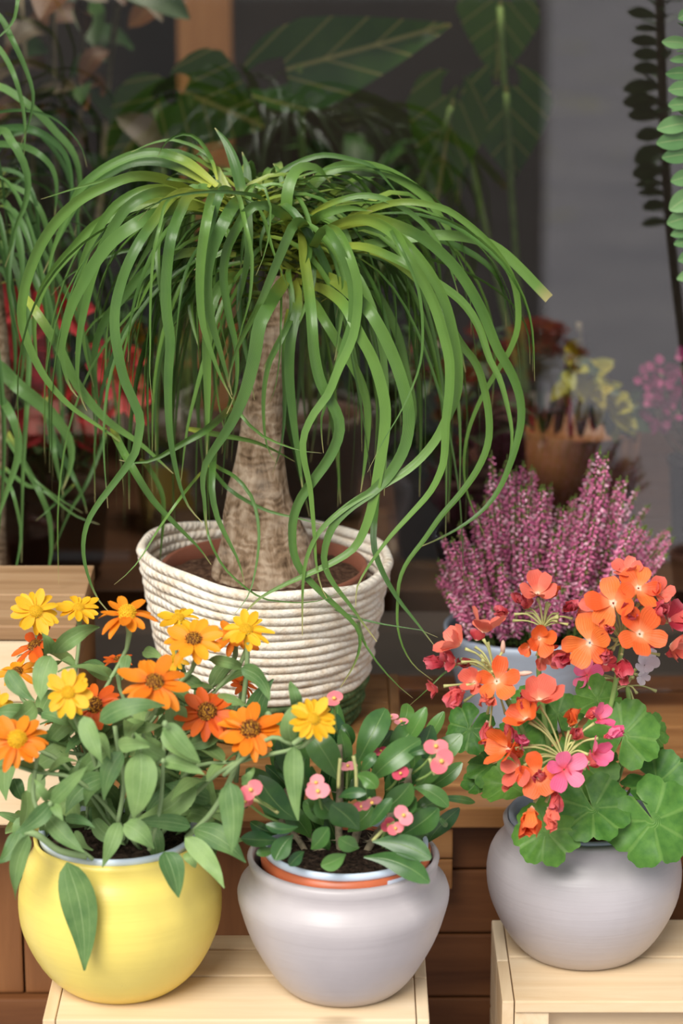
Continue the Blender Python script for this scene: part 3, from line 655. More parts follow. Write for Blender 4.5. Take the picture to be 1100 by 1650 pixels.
# second palm at the left edge
P2Y = 2.99
b2 = at(-18, 905, P2Y); pot2 = Vector((b2.x, P2Y, .475))
palm2 = thing('ponytail_palm', pot2, 'ponytail palm cut off by the left edge, with thinner arching leaves', 'plant', 'ponytail palms')
liner(pot2, .055, .575, .10, M['terrad'], palm2, .003, .004); soil_disc('soil', Vector((pot2.x, pot2.y, .565)), .052, M['coir'], palm2)
P = catmull([Vector((pot2.x, P2Y, .55)), at(-16, 800, P2Y), at(-8, 680, P2Y), at(-6, 580, P2Y), at(-30, 330, P2Y)], 24)
V, F = tube_geo(P, lambda s: .021-.008*s, 20); recentred('trunk', V, F, M['bark'], palm2, base=P[0])
BL2 = [
(13,-.12,[(-60,260),(0,212),(20,231),(36,258),(45,294),(39,332),(25,365),(20,392),(8,430)]),
(11,-.06,[(-40,215),(20,206),(53,209),(83,225),(105,250),(115,290),(112,340)]),
(12,-.04,[(-40,140),(0,140),(40,165),(69,190),(91,215),(113,239),(126,272),(128,320),(120,380)]),
(5,-.10,[(-40,190),(0,180),(44,178),(84,189),(115,215),(132,239),(140,269)]),
(10,-.07,[(-30,230),(31,235),(61,247),(83,269),(91,299),(88,350)]),
(8,-.12,[(60,-60),(40,-25),(29,0),(22,33),(0,58),(-20,70)]),
(10,-.12,[(-40,-10),(0,29),(18,62),(40,109),(53,153),(47,196),(33,233)]),
(8,-.10,[(-30,50),(0,80),(22,120),(35,164),(40,204),(38,260)]),
(22,-.10,[(-50,560),(0,592),(29,621),(58,644),(81,664),(96,682),(113,711),(115,746),(102,787)]),
(13,-.15,[(-30,610),(0,641),(17,667),(29,699),(28,740),(12,789),(0,824),(-20,870)]),
(6,-.16,[(-20,740),(0,760),(20,792),(31,836),(34,860),(30,895),(18,941),(0,975)]),
(5,-.10,[(0,690),(32,740),(58,775),(96,804),(134,827)]),
(9,-.10,[(10,690),(38,746),(61,787),(79,833),(83,885),(80,907),(77,950)]),
(11,-.09,[(75,640),(81,682),(87,725),(95,765),(102,798)]),
(10,-.08,[(70,660),(96,722),(122,775),(135,805),(140,827)]),
(6,-.12,[(120,780),(99,801),(78,822),(58,839)]),
(6,-.06,[(170,690),(166,711),(140,778),(111,827),(87,885)]),
(9,-.05,[(-30,380),(10,400),(30,450),(40,520),(36,600),(25,660)]),
(8,-.06,[(-30,420),(8,440),(20,500),(25,580),(20,640)]),
(7,-.02,[(-30,430),(20,420),(60,450),(85,510),(90,580),(70,650)]),
(8,-.04,[(-30,300),(20,300),(60,330),(80,390),(85,460),(80,540)]),
(7,-.04,[(-30,270),(30,280),(55,320),(62,380),(60,450)]),
(6,-.1,[(-10,740),(40,780),(70,790),(120,830),(160,845)]),
]
for (wpx, d, pp) in BL2:
    pts = [at(x, y, P2Y+d*min(1, i/2)) for i, (x, y) in enumerate(pp)]
    leaf('leaf', pts, wpx*1.1*mpp(pts[1]), prof_blade, M['palm2'], palm2, 22, fold=R.uniform(.15, .5), roll=R.uniform(-.4, .4), twist=R.uniform(-.4, .4))
fill(palm2, M['palm2'], [at(-40, 330, P2Y), at(-20, 420, P2Y)], 26, -PI*.55, PI*.45, (.006, .010), (.06, .2), (.02, .12), (.08, .36), 3.06)

# ================================================================ zinnias
def spot(px, py, y): return at(px, py, y)
zin = thing('zinnia_plant', (yp.x, yp.y, CZ+.01), 'bushy zinnia with orange and yellow daisy flowers in the yellow pot', 'plant')
liner(yp, .0758, CZ+.1625, .12, M['liner'], zin, .0035, .0045)
zs = Vector((yp.x, yp.y, CZ+.151)); soil_disc('soil', zs, .0715, M['soil'], zin, .005, .004)
ZP = {}
def zp(k, mat):
    key = (k, mat)
    if key not in ZP:
        L = 1.0; ZP[key] = petal_mesh('zinnia_petal', L, (.37, .31, .42)[k], prof_round, M[mat], (.0, -.22, .12)[k], (.3, .4, .2)[k], .14, .04, k)
    return ZP[key]
def disc_mesh(name, mat, dome):
    V = [Vector((0, 0, dome))]; F = []; C = []
    nr, ns = 5, 16
    for i in range(1, nr+1):
        f = i/nr
        for k in range(ns): a = 2*PI*(k+.5*(i % 2))/ns; V.append(Vector((f*math.cos(a), f*math.sin(a), dome*math.sqrt(max(0, 1-f*f))-.1*f)))
    for k in range(ns): F.append((0, 1+k, 1+(k+1) % ns))
    for i in range(nr-1):
        for k in range(ns): a = 1+i*ns; F.append((a+k, a+ns+k, a+ns+(k+1) % ns, a+(k+1) % ns))
    # florets on the dome
    gv = []
    for q in range(90):
        f = math.sqrt((q+.5)/90); a = q*2.39996; p = Vector((f*math.cos(a), f*math.sin(a), dome*math.sqrt(max(0, 1-f*f)))); nrm = Vector((p.x*.7, p.y*.7, .6)).normalized()
        u_ = nrm.orthogonal().normalized()*.075; v_ = nrm.cross(u_.normalized())*.075; o = len(V)
        V += [p+u_, p+v_, p-u_, p-v_, p+nrm*.17]; F += [(o, o+1, o+4), (o+1, o+2, o+4), (o+2, o+3, o+4), (o+3, o, o+4)]
    return pymesh(name, V, F, None, False, mat)
DM = {('y', 0): disc_mesh('zinnia_disc', M['disc_y'], .55), ('y', 1): disc_mesh('zinnia_disc', M['disc_y'], 1.0), ('b', 0): disc_mesh('zinnia_disc', M['disc_b'], .6), ('b', 1): disc_mesh('zinnia_disc', M['disc_b'], .9)}
for k in ('y', 'b'):
    pass
VIEW = (CAM-Vector((-.1, 2.35, .6))).normalized()
def nrm(elev, az=0):    # flower normal: elevation in degrees, az 0 = toward the camera
    e = math.radians(elev); a = math.radians(az); return Vector((math.sin(a)*math.cos(e), -math.cos(a)*math.cos(e), math.sin(e)))
#   px, py, r px, colour, disc, dome, elev, az, y, petals
ZF = [
(58,985,41,'zy','y',0,38,10,2.44,12), (126,979,36,'zy','y',0,66,0,2.47,11), (205,990,50,'zo','y',1,74,0,2.40,11), (287,995,36,'zy','y',0,70,30,2.46,9),
(312,1031,50,'zyo','b',0,50,0,2.38,12), (378,1027,42,'zo','b',0,62,20,2.46,11), (396,1014,42,'zy','y',0,64,10,2.41,11), (56,1040,42,'zr','b',0,60,-60,2.44,9),
(28,1082,34,'zyo','b',0,60,-20,2.46,9), (110,1116,42,'zy','y',0,32,-10,2.30,12), (152,1137,47,'zr','b',1,48,-10,2.36,10), (249,1099,55,'zo','b',0,56,0,2.31,12),
(334,1148,54,'zr','b',1,52,-10,2.34,11), (403,1177,57,'zo','b',1,54,0,2.31,13), (28,1193,54,'zo','y',1,52,0,2.28,12), (-8,1140,36,'zy','y',0,45,20,2.36,11),
(504,1158,40,'zy','y',0,46,20,2.28,13), (190,1063,26,'zr','b',0,75,-30,2.44,8), (282,1062,24,'zy','y',0,30,-40,2.42,9), (392,1103,27,'zr','b',0,50,60,2.45,9), (90,1160,22,'zo','b',0,80,0,2.40,7)]
for (px, py, r, mc, dc, dm, el, az, y, npet) in ZF:
    p = at(px, py, y); rad = r*mpp(p)*1.05; nn = nrm(el+(7 if mc != 'zy' else 3)+R.uniform(-4, 4), az); npet += 3; Fm = Matrix.Translation(p) @ frame(nn, R.uniform(0, 6))
    ds = rad*(.27 if dm == 0 else .29)
    fl = link('flower', DM[(dc, dm)], zin, Fm @ Matrix.Scale(ds, 4))
    fl['label'] = {'zy': 'yellow', 'zo': 'orange', 'zyo': 'amber', 'zr': 'rust-orange'}[mc]+' zinnia flower'
    for k in range(npet):
        a = 2*PI*k/npet+R.uniform(-.12, .12); lay = k % 2
        T = Fm @ Matrix.Rotation(a, 4, 'Z') @ Matrix.Rotation(R.uniform(-.12, .30)+lay*.10-.05, 4, 'Y') @ Matrix.Rotation(R.uniform(-.25, .25), 4, 'X') @ Matrix.Scale(rad*R.uniform(.92, 1.08)*(1-.06*lay), 4)
        T = T @ Matrix.Diagonal((R.uniform(.88, 1.05), R.uniform(.85, 1.15), 1, 1)); link('petal', zp(R.randrange(3), mc), fl, T)
    # calyx and stem
    b = zs+Vector((R.uniform(-.035, .035), R.uniform(-.035, .035), 0)); sb = p-nn*rad*.12
    mid = b.lerp(sb, .5)+Vector((R.uniform(-.01, .01), -.006, .02)); low = sb-(nn*.6+Vector((0, 0, .7))).normalized()*.028
    P = catmull([b, mid, low, sb], 14); V, F = tube_geo(P, lambda s: .0021+.0016*max(0, (s-.85)/.15), 6); recentred('stem', V, F, M['zstem'], zin, base=b)
    V, F = lathe_geo([(.0005, -.30), (.16, -.27), (.25, -.12), (.26, .0), (.0005, .02)], 10); link('calyx', pymesh('calyx', [v*rad for v in V], F, None, True, M['zstem']), fl, Fm)
    for q, f in enumerate((.45, .72)):
        if q == 1 and R.random() < .35: continue
        c = P[int(f*14)]; a0 = R.uniform(0, 2*PI)
        for s_ in (0, PI):
            a = a0+s_+R.uniform(-.3, .3); d = Vector((math.cos(a), math.sin(a), R.uniform(.1, .6))).normalized(); L = R.uniform(.035, .06)
            pts = [c, c+d*L*.4+Vector((0, 0, .004)), c+d*L*.8-Vector((0, 0, .004)), c+d*L-Vector((0, 0, .012))]
            leaf('leaf', pts, L*R.uniform(.32, .42), prof_lance, M['zleaf'], zin, 9, fold=R.uniform(.1, .35), ref=(Vector((0, 0, 1))+d*-.3).normalized(), wave=.08, seed=R.uniform(0, 6))
# traced leaves: base, tip, width, sag, depth base, depth tip
ZL = [((108,1389),(136,1564),58,-.06,2.275,2.255),((82,1294),(143,1233),28,.0,2.27,2.25),((81,1296),(24,1344),30,-.05,2.27,2.25),((79,1290),(55,1255),16,0,2.27,2.27),((86,1296),(102,1323),17,0,2.265,2.25),
((77,1315),(136,1374),32,.05,2.28,2.26),((105,1319),(153,1334),17,-.12,2.29,2.27),((46,1346),(25,1450),30,.1,2.28,2.26),((33,1340),(-4,1392),32,-.1,2.29,2.27),((192,1325),(165,1398),28,.0,2.28,2.26),
((201,1327),(248,1368),36,-.08,2.28,2.27),((227,1213),(215,1320),54,-.05,2.27,2.26),((256,1235),(231,1307),30,.12,2.28,2.28),((311,1256),(215,1322),42,-.15,2.31,2.30),((307,1331),(215,1324),28,.05,2.30,2.28),
((263,1226),(331,1250),28,-.06,2.27,2.25),((262,1178),(322,1231),32,.03,2.27,2.25),((370,1261),(373,1374),46,-.05,2.27,2.25),((313,1335),(396,1390),42,-.1,2.30,2.28),((298,1350),(361,1431),32,-.08,2.28,2.25),
((265,1372),(287,1446),42,-.05,2.27,2.255),((304,1372),(315,1398),24,0,2.30,2.29),((265,1221),(217,1180),26,-.1,2.28,2.27),((191,1202),(241,1204),26,-.1,2.27,2.26),((160,1162),(266,1137),34,-.12,2.28,2.28),
((200,1164),(262,1168),24,.1,2.32,2.31),((266,1166),(323,1229),32,.03,2.26,2.25),((135,1154),(166,1231),32,.04,2.27,2.25),((88,1053),(160,1010),30,-.12,2.40,2.42),((82,1057),(65,1129),40,.06,2.37,2.34),
((80,1053),(66,1018),24,.1,2.41,2.40),((12,1080),(57,1130),28,.08,2.36,2.34),((57,1133),(8,1164),36,-.1,2.34,2.32),((196,1211),(168,1289),34,.1,2.29,2.28),((158,1216),(86,1270),42,-.15,2.34,2.32),
((168,1252),(105,1312),36,.15,2.32,2.30),((262,1219),(233,1182),24,0,2.30,2.28),((205,1055),(196,1096),18,0,2.38,2.36),((389,1076),(434,1130),30,-.2,2.38,2.35),((389,1076),(336,1064),22,.1,2.38,2.40),
((409,1162),(440,1094),36,-.1,2.40,2.40),((348,1125),(401,1137),20,-.05,2.36,2.34),((311,1182),(350,1222),40,.05,2.37,2.35),((469,1195),(487,1130),28,-.2,2.30,2.31),((474,1202),(480,1322),33,.03,2.29,2.27),
((478,1140),(467,1098),20,.05,2.33,2.34),((389,1262),(410,1235),16,.1,2.30,2.30),((130,1150),(70,1210),34,.1,2.37,2.36),((110,1230),(130,1300),36,.1,2.36,2.34),((240,1240),(300,1300),40,.05,2.38,2.36),
((20,1200),(10,1290),36,.1,2.36,2.34),((60,1240),(40,1310),30,-.1,2.36,2.34),((290,1090),(330,1110),24,0,2.40,2.40),((230,1050),(262,1062),20,-.1,2.42,2.40),((180,1090),(130,1070),24,0,2.42,2.41),((330,1240),(300,1190),36,.1,2.40,2.38),
((330,1250),(365,1330),36,.1,2.36,2.34),((280,1270),(340,1300),34,.0,2.36,2.34),((150,1320),(200,1360),30,.1,2.34,2.32),((120,1340),(150,1370),20,.1,2.32,2.30)]
for (b, tp, wd, sag, y0, y1) in ZL:
    pxleaf('leaf', bend3(b, tp, sag), [y0, y0-.012, y1], wd, prof_lance, M['zleaf'], zin, 14, fold=R.uniform(.1, .3), roll=R.uniform(-.5, .5), wave=.13, twist=R.uniform(-.5, .5), seed=R.uniform(0, 6))
for i in range(74):
    px = R.uniform(20, 360); py = R.uniform(1130, 1345) if i < 46 else R.uniform(1250, 1340); an = R.uniform(-.4, PI+.4); L = R.uniform(45, 85); yy = R.uniform(2.33, 2.44)
    pxleaf('leaf', bend3((px, py), (px+L*math.cos(an), py+L*math.sin(an)*.8), R.uniform(-.15, .15)), [yy, yy-.012, yy-.004], R.uniform(24, 38), prof_lance, M['zleaf'], zin, 10, fold=R.uniform(.1, .35), roll=R.uniform(-.7, .7), wave=.08, seed=i)
for pp, y, r in [([(140,1380),(95,1370),(60,1345),(40,1340)], 2.29, .0035), ([(150,1385),(110,1350),(84,1300)], 2.29, .002), ([(300,1350),(340,1310),(368,1262),(398,1190)], 2.31, .0028), ([(470,1200),(440,1188),(400,1215),(360,1250)], 2.30, .0024),
                 ([(504,1168),(490,1185),(472,1199)], 2.285, .0026), ([(227,1210),(240,1150),(258,1135)], 2.33, .0022), ([(190,1325),(200,1260),(190,1205),(185,1170)], 2.31, .0024), ([(60,1215),(55,1290),(90,1350)], 2.29, .0022), ([(240,1370),(258,1300),(263,1225),(266,1166)], 2.29, .002), ([(380,1260),(390,1150),(398,1070),(398,1035)], 2.40, .0026)]:
    tube('stem', [at(x, yy, y) for x, yy in pp], r, M['zstem'], zin, 6, 12)
def bud(px, py, y, r, mat, parent, nn=Vector((0, 0, 1))):
    V, F = lathe_geo([(.0005, -1), (.5, -.85), (.85, -.3), (.8, .3), (.45, .8), (.0005, 1)], 10); p = at(px, py, y); s = r*mpp(p)
    return link('bud', pymesh('bud', [v*s for v in V], F, None, True, mat), parent, Matrix.Translation(p) @ frame(nn))
bud(432, 1153, 2.34, 8, M['zstem'], zin); bud(266, 1166, 2.25, 6, M['zstem'], zin); bud(81, 1295, 2.262, 5, M['zstem'], zin); bud(263, 1226, 2.262, 5, M['zstem'], zin)

# ================================================================ crown of thorns
cot = thing('crown_of_thorns', (gp.x, gp.y, CZ+.01), 'thorn plant with dark glossy leaves and small pink flowers in the lilac-grey pot', 'plant')
cc = Vector((gp.x+.002, gp.y-.002, 0)); ct = CZ+.152
liner(cc, .080, ct-.0065, .11, M['terra'], cot, .003, .0075)
V, F = lathe_geo([(.080, -.001), (.0812, .0), (.0812, .0055), (.079, .0065), (.0765, .0055), (.0765, -.01)], 64); link('pot_lip', pymesh('pot_lip', V, F, None, True, M['liner']), cot, Matrix.Translation((cc.x, cc.y, ct-.0055)))
soil_disc('soil', Vector((cc.x, cc.y, ct-.018)), .076, M['soil'], cot, .004, .006)
V = []; F = []
for i in range(9):
    a = math.radians(-62+i*2.7); V += [Vector((.0845*math.cos(a), .0845*math.sin(a), -.0165)), Vector((.0852*math.cos(a), .0852*math.sin(a), -.008))]
for i in range(8): F.append((i*2, i*2+2, i*2+3, i*2+1))
recentred('sticker', [v+Vector((cc.x, cc.y, ct)) for v in V], F, M['sticker'], cot)['label'] = 'white sticker on the terracotta pot'
CL = [((574,1232),(621,1142),40,.0,2.36,2.38),((592,1262),(677,1192),38,-.05,2.33,2.34),((650,1222),(704,1207),14,-.12,2.33,2.33),((628,1214),(668,1172),42,.0,2.38,2.39),((665,1268),(722,1300),26,-.12,2.34,2.33),
((690,1288),(765,1293),12,-.06,2.36,2.38),((612,1310),(662,1262),38,.05,2.32,2.31),((595,1333),(631,1286),22,.0,2.29,2.285),((648,1345),(706,1302),36,.04,2.33,2.32),((600,1356),(694,1384),34,-.10,2.29,2.265),
((586,1381),(692,1422),34,-.12,2.285,2.25),((578,1337),(534,1296),44,.05,2.29,2.27),((578,1367),(546,1350),26,-.05,2.28,2.27),((501,1368),(529,1333),28,.05,2.285,2.275),((472,1345),(443,1386),30,.08,2.28,2.265),
((480,1332),(428,1329),18,-.12,2.28,2.275),((450,1354),(388,1351),26,-.02,2.30,2.29),((557,1376),(517,1395),26,-.05,2.28,2.27),((490,1372),(466,1395),20,.05,2.285,2.275),((441,1371),(413,1376),16,.05,2.30,2.29),
((458,1284),(398,1238),36,-.1,2.36,2.36),((478,1322),(415,1250),42,-.08,2.34,2.34),((546,1258),(497,1180),44,.05,2.34,2.35),((530,1228),(541,1150),36,.03,2.40,2.41),((566,1202),(551,1168),20,.1,2.40,2.40),
((574,1249),(607,1270),26,-.15,2.30,2.29),((580,1242),(604,1213),17,.05,2.31,2.31),((545,1285),(590,1278),17,-.1,2.29,2.28),((541,1318),(512,1285),36,-.03,2.30,2.29),((508,1315),(500,1280),20,.1,2.31,2.31),
((446,1238),(466,1200),32,.05,2.40,2.40),((643,1173),(657,1134),22,.1,2.43,2.44),((665,1264),(696,1230),32,-.05,2.37,2.38),((704,1314),(720,1332),9,0,2.36,2.36),((620,1367),(674,1370),20,-.05,2.31,2.31),
((520,1330),(490,1290),30,.08,2.36,2.36),((600,1300),(570,1250),34,.05,2.38,2.38),((620,1290),(650,1240),34,.05,2.39,2.39),((560,1340),(600,1300),30,.05,2.36,2.36),((640,1340),(690,1345),28,-.08,2.38,2.38),
((500,1350),(460,1300),34,.05,2.37,2.37),((540,1300),(560,1230),34,.02,2.40,2.40),((620,1260),(640,1190),34,.04,2.42,2.42),((500,1270),(470,1230),34,.0,2.42,2.42),((660,1310),(720,1290),30,-.06,2.40,2.41),((530,1370),(510,1340),22,0,2.32,2.32),((640,1300),(670,1285),34,.1,2.33,2.32)]
for i, (b, tp, wd, sag, y0, y1) in enumerate(CL):
    pxleaf('leaf', bend3(b, tp, sag), [y0, y0-.008, y1], wd*1.12, prof_obov, M['cleaf'], cot, 11, fold=R.uniform(.12, .35), roll=R.uniform(-.4, .4), wave=.02)
for i in range(42):
    px = R.uniform(440, 690); py = R.uniform(1200, 1370); an = math.atan2(py-1420, px-560)+R.uniform(-.5, .5); L = R.uniform(45, 90); yy = R.uniform(2.35, 2.43)
    pxleaf('leaf', bend3((px, py), (px+L*math.cos(an), py+L*math.sin(an)), R.uniform(-.12, .12)), [yy, yy-.01, yy-.004], R.uniform(26, 40), prof_obov, M['cleaf'], cot, 10, fold=R.uniform(.12, .35), roll=R.uniform(-.7, .7))
cs = Vector((cc.x, cc.y, ct-.016))
for pp, r in [([(560,1398),(570,1360),(585,1300),(590,1230)], .0042), ([(580,1395),(600,1355),(640,1300),(665,1240)], .0038), ([(540,1395),(510,1360),(480,1320),(462,1270)], .0036), ([(550,1390),(545,1330),(548,1260),(545,1200)], .0038), ([(500,1385),(475,1345),(450,1320)], .0032)]:
    P = [at(x, y, 2.375) for x, y in pp]; st = tube('stem', P, r, M['twig'], cot, 8, 12)
    g = []
    for q in range(26):
        f = R.random()*.99; k = int(f*(len(P)-1)); c = P[k].lerp(P[k+1], f*(len(P)-1)-k); d = Vector((R.uniform(-1, 1), R.uniform(-1, 1), R.uniform(-.2, .5))).normalized()
        a = d.orthogonal().normalized()*.0009; b_ = d.cross(a.normalized())*.0009; e = c+d*(r+.007); c2 = c+d*r*.7
        g.append(([c2+a, c2+b_-a*.5, c2-b_-a*.5, e], [(0, 1, 3), (1, 2, 3), (2, 0, 3)]))
    V, F = merge(g); recentred('thorns', V, F, M['twig'], st)
CPM = {k: petal_mesh('thorn_bract', 1.0, 1.18, lambda s: max(.3, math.sin(PI*(s*.90+.06)**.9)**.5), M[k], .02, .06, -.05, .03) for k in ('cp', 'cpl', 'cpd')}
SV, SF = lathe_geo([(.0005, .10), (.14, .12), (.17, .22), (.10, .30), (.0005, .32)], 9); SVm = pymesh('flower_eye', SV, SF, None, True, M['stamen'])
CF = [(538,1128,20,'cp',72,0,2.36,1.2),(509,1263,18,'cpl',60,0,2.285,1.2),(512,1276,20,'cpl',42,0,2.275,.2),(404,1273,20,'cp',30,0,2.27,.6),(396,1292,14,'cp',30,-20,2.285,.6),(711,1227,22,'cp',28,0,2.30,.9),(702,1204,20,'cp',48,0,2.315,.1),(645,1246,14,'cpd',24,0,2.32,.5),
(650,1314,18,'cpl',30,0,2.28,2.3),(637,1335,14,'cp',30,0,2.285,.4),(598,1291,17,'cpl',-30,20,2.28,.4),(582,1298,14,'cp',-10,0,2.29,.2),(613,1211,13,'cpd',60,0,2.36,.2),(630,1156,12,'cpl',75,10,2.39,0),(646,1164,13,'cpl',75,30,2.385,.3),(560,1236,16,'cpl',70,10,2.34,.1),(625,1329,13,'cpd',30,0,2.30,.9)]
for (px, py, r, mc, el, az, y, roll) in CF:
    p = at(px, py, y); rad = r*mpp(p); nn = nrm(el, az); Fm = Matrix.Translation(p) @ frame(nn, roll)
    fl = link('flower', SVm, cot, Fm @ Matrix.Scale(rad*1.05, 4))
    for k in range(2): link('bract', CPM[mc], fl, Fm @ Matrix.Rotation(PI*k+R.uniform(-.15, .15), 4, 'Z') @ Matrix.Translation((-rad*.12, 0, 0)) @ Matrix.Rotation(-.12, 4, 'Y') @ Matrix.Scale(rad*1.12, 4))
    q = p-nn*.004; e = p-nn*.02-Vector((0, 0, .022))+Vector(((cs.x-p.x)*.25, .012, 0)); tube('pedicel', [e, e.lerp(q, .5)-Vector((0, 0, .003)), q], .0012, M['gstem'], fl, 5, 6)
for pp in [[(448,1310),(425,1295),(408,1288)], [(600,1355),(620,1335),(636,1325)], [(545,1270),(546,1245),(548,1222)], [(574,1275),(573,1240),(569,1218)], [(513,1300),(513,1285),(511,1278)], [(700,1248),(696,1236),(692,1222)]]:
    tube('pedicel', [at(x, y, 2.30) for x, y in pp], .0018, M['pedicel'], cot, 6, 8)

# ================================================================ geranium
ger = thing('geranium_plant', (rp.x, rp.y, RZ+.01), 'coral-orange geranium with scalloped leaves and half-wilted flower clusters', 'plant')
liner(rp, .0785, RZ+.1525, .12, M['linerg'], ger, .004, .004)
gs = Vector((rp.x, rp.y, RZ+.138)); soil_disc('soil', gs, .073, M['coir'], ger, .005, .005)
def gleaf_mesh(seed, cup=.18):
    rr = random.Random(seed); V = [Vector((0, 0, 0))]; UV = [(0, 0)]; F = []; ns, nr = 84, 6; lob = 7
    ph = [rr.uniform(-.05, .05) for _ in range(8)]
    for i in range(1, nr+1):
        f = i/nr
        for k in range(ns+1):
            u = k/ns; th_ = -PI+.10+u*(2*PI-.20)      # notch at angle pi
            l = abs(math.sin(u*PI*lob)); sc_ = .80+.15*l**.8+.06*abs(math.sin(u*PI*lob*3+.4))**.8
            e = min(u, 1-u)/.09; sc_ *= .78+.22*min(1, e)
            r = f*(sc_ if i == nr else (1*(1-f)+sc_*f)); x, y = r*math.cos(th_), r*math.sin(th_)
            z = cup*r*r*(.6+.4*math.cos(2*th_+seed)) + .045*f*f*math.sin(u*2*PI*lob+seed)+.03*f**3*math.sin(u*2*PI*lob*1.5+seed*2)+.13*f*f*math.sin(th_*2.5+seed*1.7) + .20*mnoise.noise(Vector((x*1.7+seed*3, y*1.7, 0)))*f
            V.append(Vector((x, y, z))); UV.append((u, f))
    w_ = ns+1
    for k in range(ns): F.append((0, 1+k, 2+k))
    for i in range(nr-1):
        for k in range(ns): a = 1+i*w_; F.append((a+k, a+w_+k, a+w_+k+1, a+k+1))
    return pymesh('geranium_leaf', V, F, UV, True, M['gleaf'])
GM = [gleaf_mesh(s, c) for s, c in ((1, .15), (2, -.18), (3, .22), (4, -.10), (5, .3))]
#  px,py,r, elev, az, direction of notch on screen (deg, 0 = right, 90 = up), y, mesh
GL = [(955,1303,68,44,0,110,2.43,0),(879,1338,64,34,-20,60,2.42,1),(1058,1262,66,52,15,140,2.47,2),(1052,1322,84,24,10,125,2.43,1),(1003,1186,70,42,5,250,2.47,0),(818,1264,52,60,-40,10,2.46,2),(757,1174,48,30,-25,60,2.52,3),
(962,1128,44,50,0,270,2.52,4),(940,1232,66,55,0,150,2.47,3),(1035,1212,42,66,30,150,2.53,2),(790,1232,46,60,-30,20,2.53,1),(898,1152,48,50,-20,280,2.54,0),(770,1257,30,40,-40,20,2.53,4),(1094,1300,40,50,20,150,2.49,3),(925,1288,40,60,0,90,2.47,4),
(850,1128,34,50,-10,280,2.54,1),(1050,1178,34,35,30,200,2.54,2),(870,1210,54,60,-10,30,2.52,0),(1090,1245,34,40,20,180,2.50,1),(835,1185,46,60,-20,300,2.55,2)]
for (px, py, r, el, az, nd, y, mi) in GL:
    p = at(px, py, y); rad = r*mpp(p)*.93; nn = nrm(el, az)
    sd = RT*math.cos(math.radians(nd))+UP*math.sin(math.radians(nd)); xa = -(sd-nn*sd.dot(nn)).normalized(); ya = nn.cross(xa)
    Mx = Matrix(((xa.x, ya.x, nn.x, p.x), (xa.y, ya.y, nn.y, p.y), (xa.z, ya.z, nn.z, p.z), (0, 0, 0, 1)))
    lf = link('leaf', GM[mi], ger, Mx @ Matrix.Scale(rad, 4))
    b = gs+Vector(((p.x-gs.x)*.25, (p.y-gs.y)*.25, 0)); m_ = b.lerp(p, .55)+Vector((0, .01, .018)) - xa*.004
    tube('petiole', [b, m_, p-nn*.001], .0015, M['gstem'], lf, 6, 10)
GP = {}
def gpm(mc, v):
    if (mc, v) not in GP: GP[(mc, v)] = petal_mesh('geranium_petal', 1.0, (.82, .70, .62)[v], lambda s: max(.12, math.sin(PI*(s*.88+.03)**1.5)**.6), M[mc], (.06, .22, .5)[v], (.16, .25, .6)[v], .04, (.06, .12, .4)[v], v*2)
    return GP[(mc, v)]
def cluster(hub, stem, fls, label):
    hubp = at(*hub); g = []; fls = list(fls)
    for (px, py, r, mc, el, az, y, st) in list(fls):
        if st in ('open', 'half') and r > 24:
            fls.append((px+R.uniform(-24, 24), py+R.uniform(-10, 26), r*R.uniform(.45, .65), R.choice(('gr', 'gc', mc, 'gr')), R.uniform(-20, 60), az+R.uniform(-40, 40), y+R.uniform(.004, .02), R.choice(('wilt', 'half'))))
    for (px, py, r, mc, el, az, y, st) in fls:
        p = at(px, py, y); c = p-nrm(el, az)*.006; mid = hubp.lerp(c, .55)+Vector((0, 0, .006 if p.z > hubp.z else -.002))
        g.append(tube_geo(catmull([hubp, mid, c], 8), lambda s: .0011+.0008*max(0, (s-.8)/.2), 5))
    for q in range(9):
        d = Vector((R.uniform(-1, 1), R.uniform(-1, .6), R.uniform(-.5, 1))).normalized()*R.uniform(.016, .034); e = hubp+d
        g.append(tube_geo(catmull([hubp, hubp.lerp(e, .5)+Vector((0, 0, .003)), e], 6), lambda s: .0009+.0011*max(0, (s-.75)/.25), 5))
    V, F = merge(g); cl = recentred('flower_cluster', V, F, M['pedicel'], ger, base=hubp); cl['label'] = label
    tube('stem', [at(*q) for q in stem]+[hubp], .0027, M['gstem'], ger, 7, 14)
    for (px, py, r, mc, el, az, y, st) in fls:
        p = at(px, py, y); rad = r*mpp(p); Fm = Matrix.Translation(p) @ frame(nrm(el, az), R.uniform(0, 6))
        if st == 'bud':
            V, F = lathe_geo([(.0005, -1), (.28, -.8), (.34, 0), (.22, .7), (.0005, 1)], 8); link('bud', pymesh('bud', [v*rad for v in V], F, None, True, M['gr']), cl, Fm); continue
        for k in range(5):
            a = 2*PI*k/5+R.uniform(-.2, .2)
            up = {'open': R.uniform(-.15, .38), 'half': R.uniform(.35, .85), 'wilt': R.uniform(.7, 1.35)}[st]
            v = {'open': R.choice((0, 0, 1)), 'half': R.choice((0, 1)), 'wilt': 2}[st]
            s = rad*R.uniform(.85, 1.12)*{'open': 1.0, 'half': 1.15, 'wilt': 1.45}[st]
            link('petal', gpm(mc, v), cl, Fm @ Matrix.Rotation(a, 4, 'Z') @ Matrix.Rotation(-up, 4, 'Y') @ Matrix.Rotation(R.uniform(-.4, .4), 4, 'X') @ Matrix.Scale(s, 4))
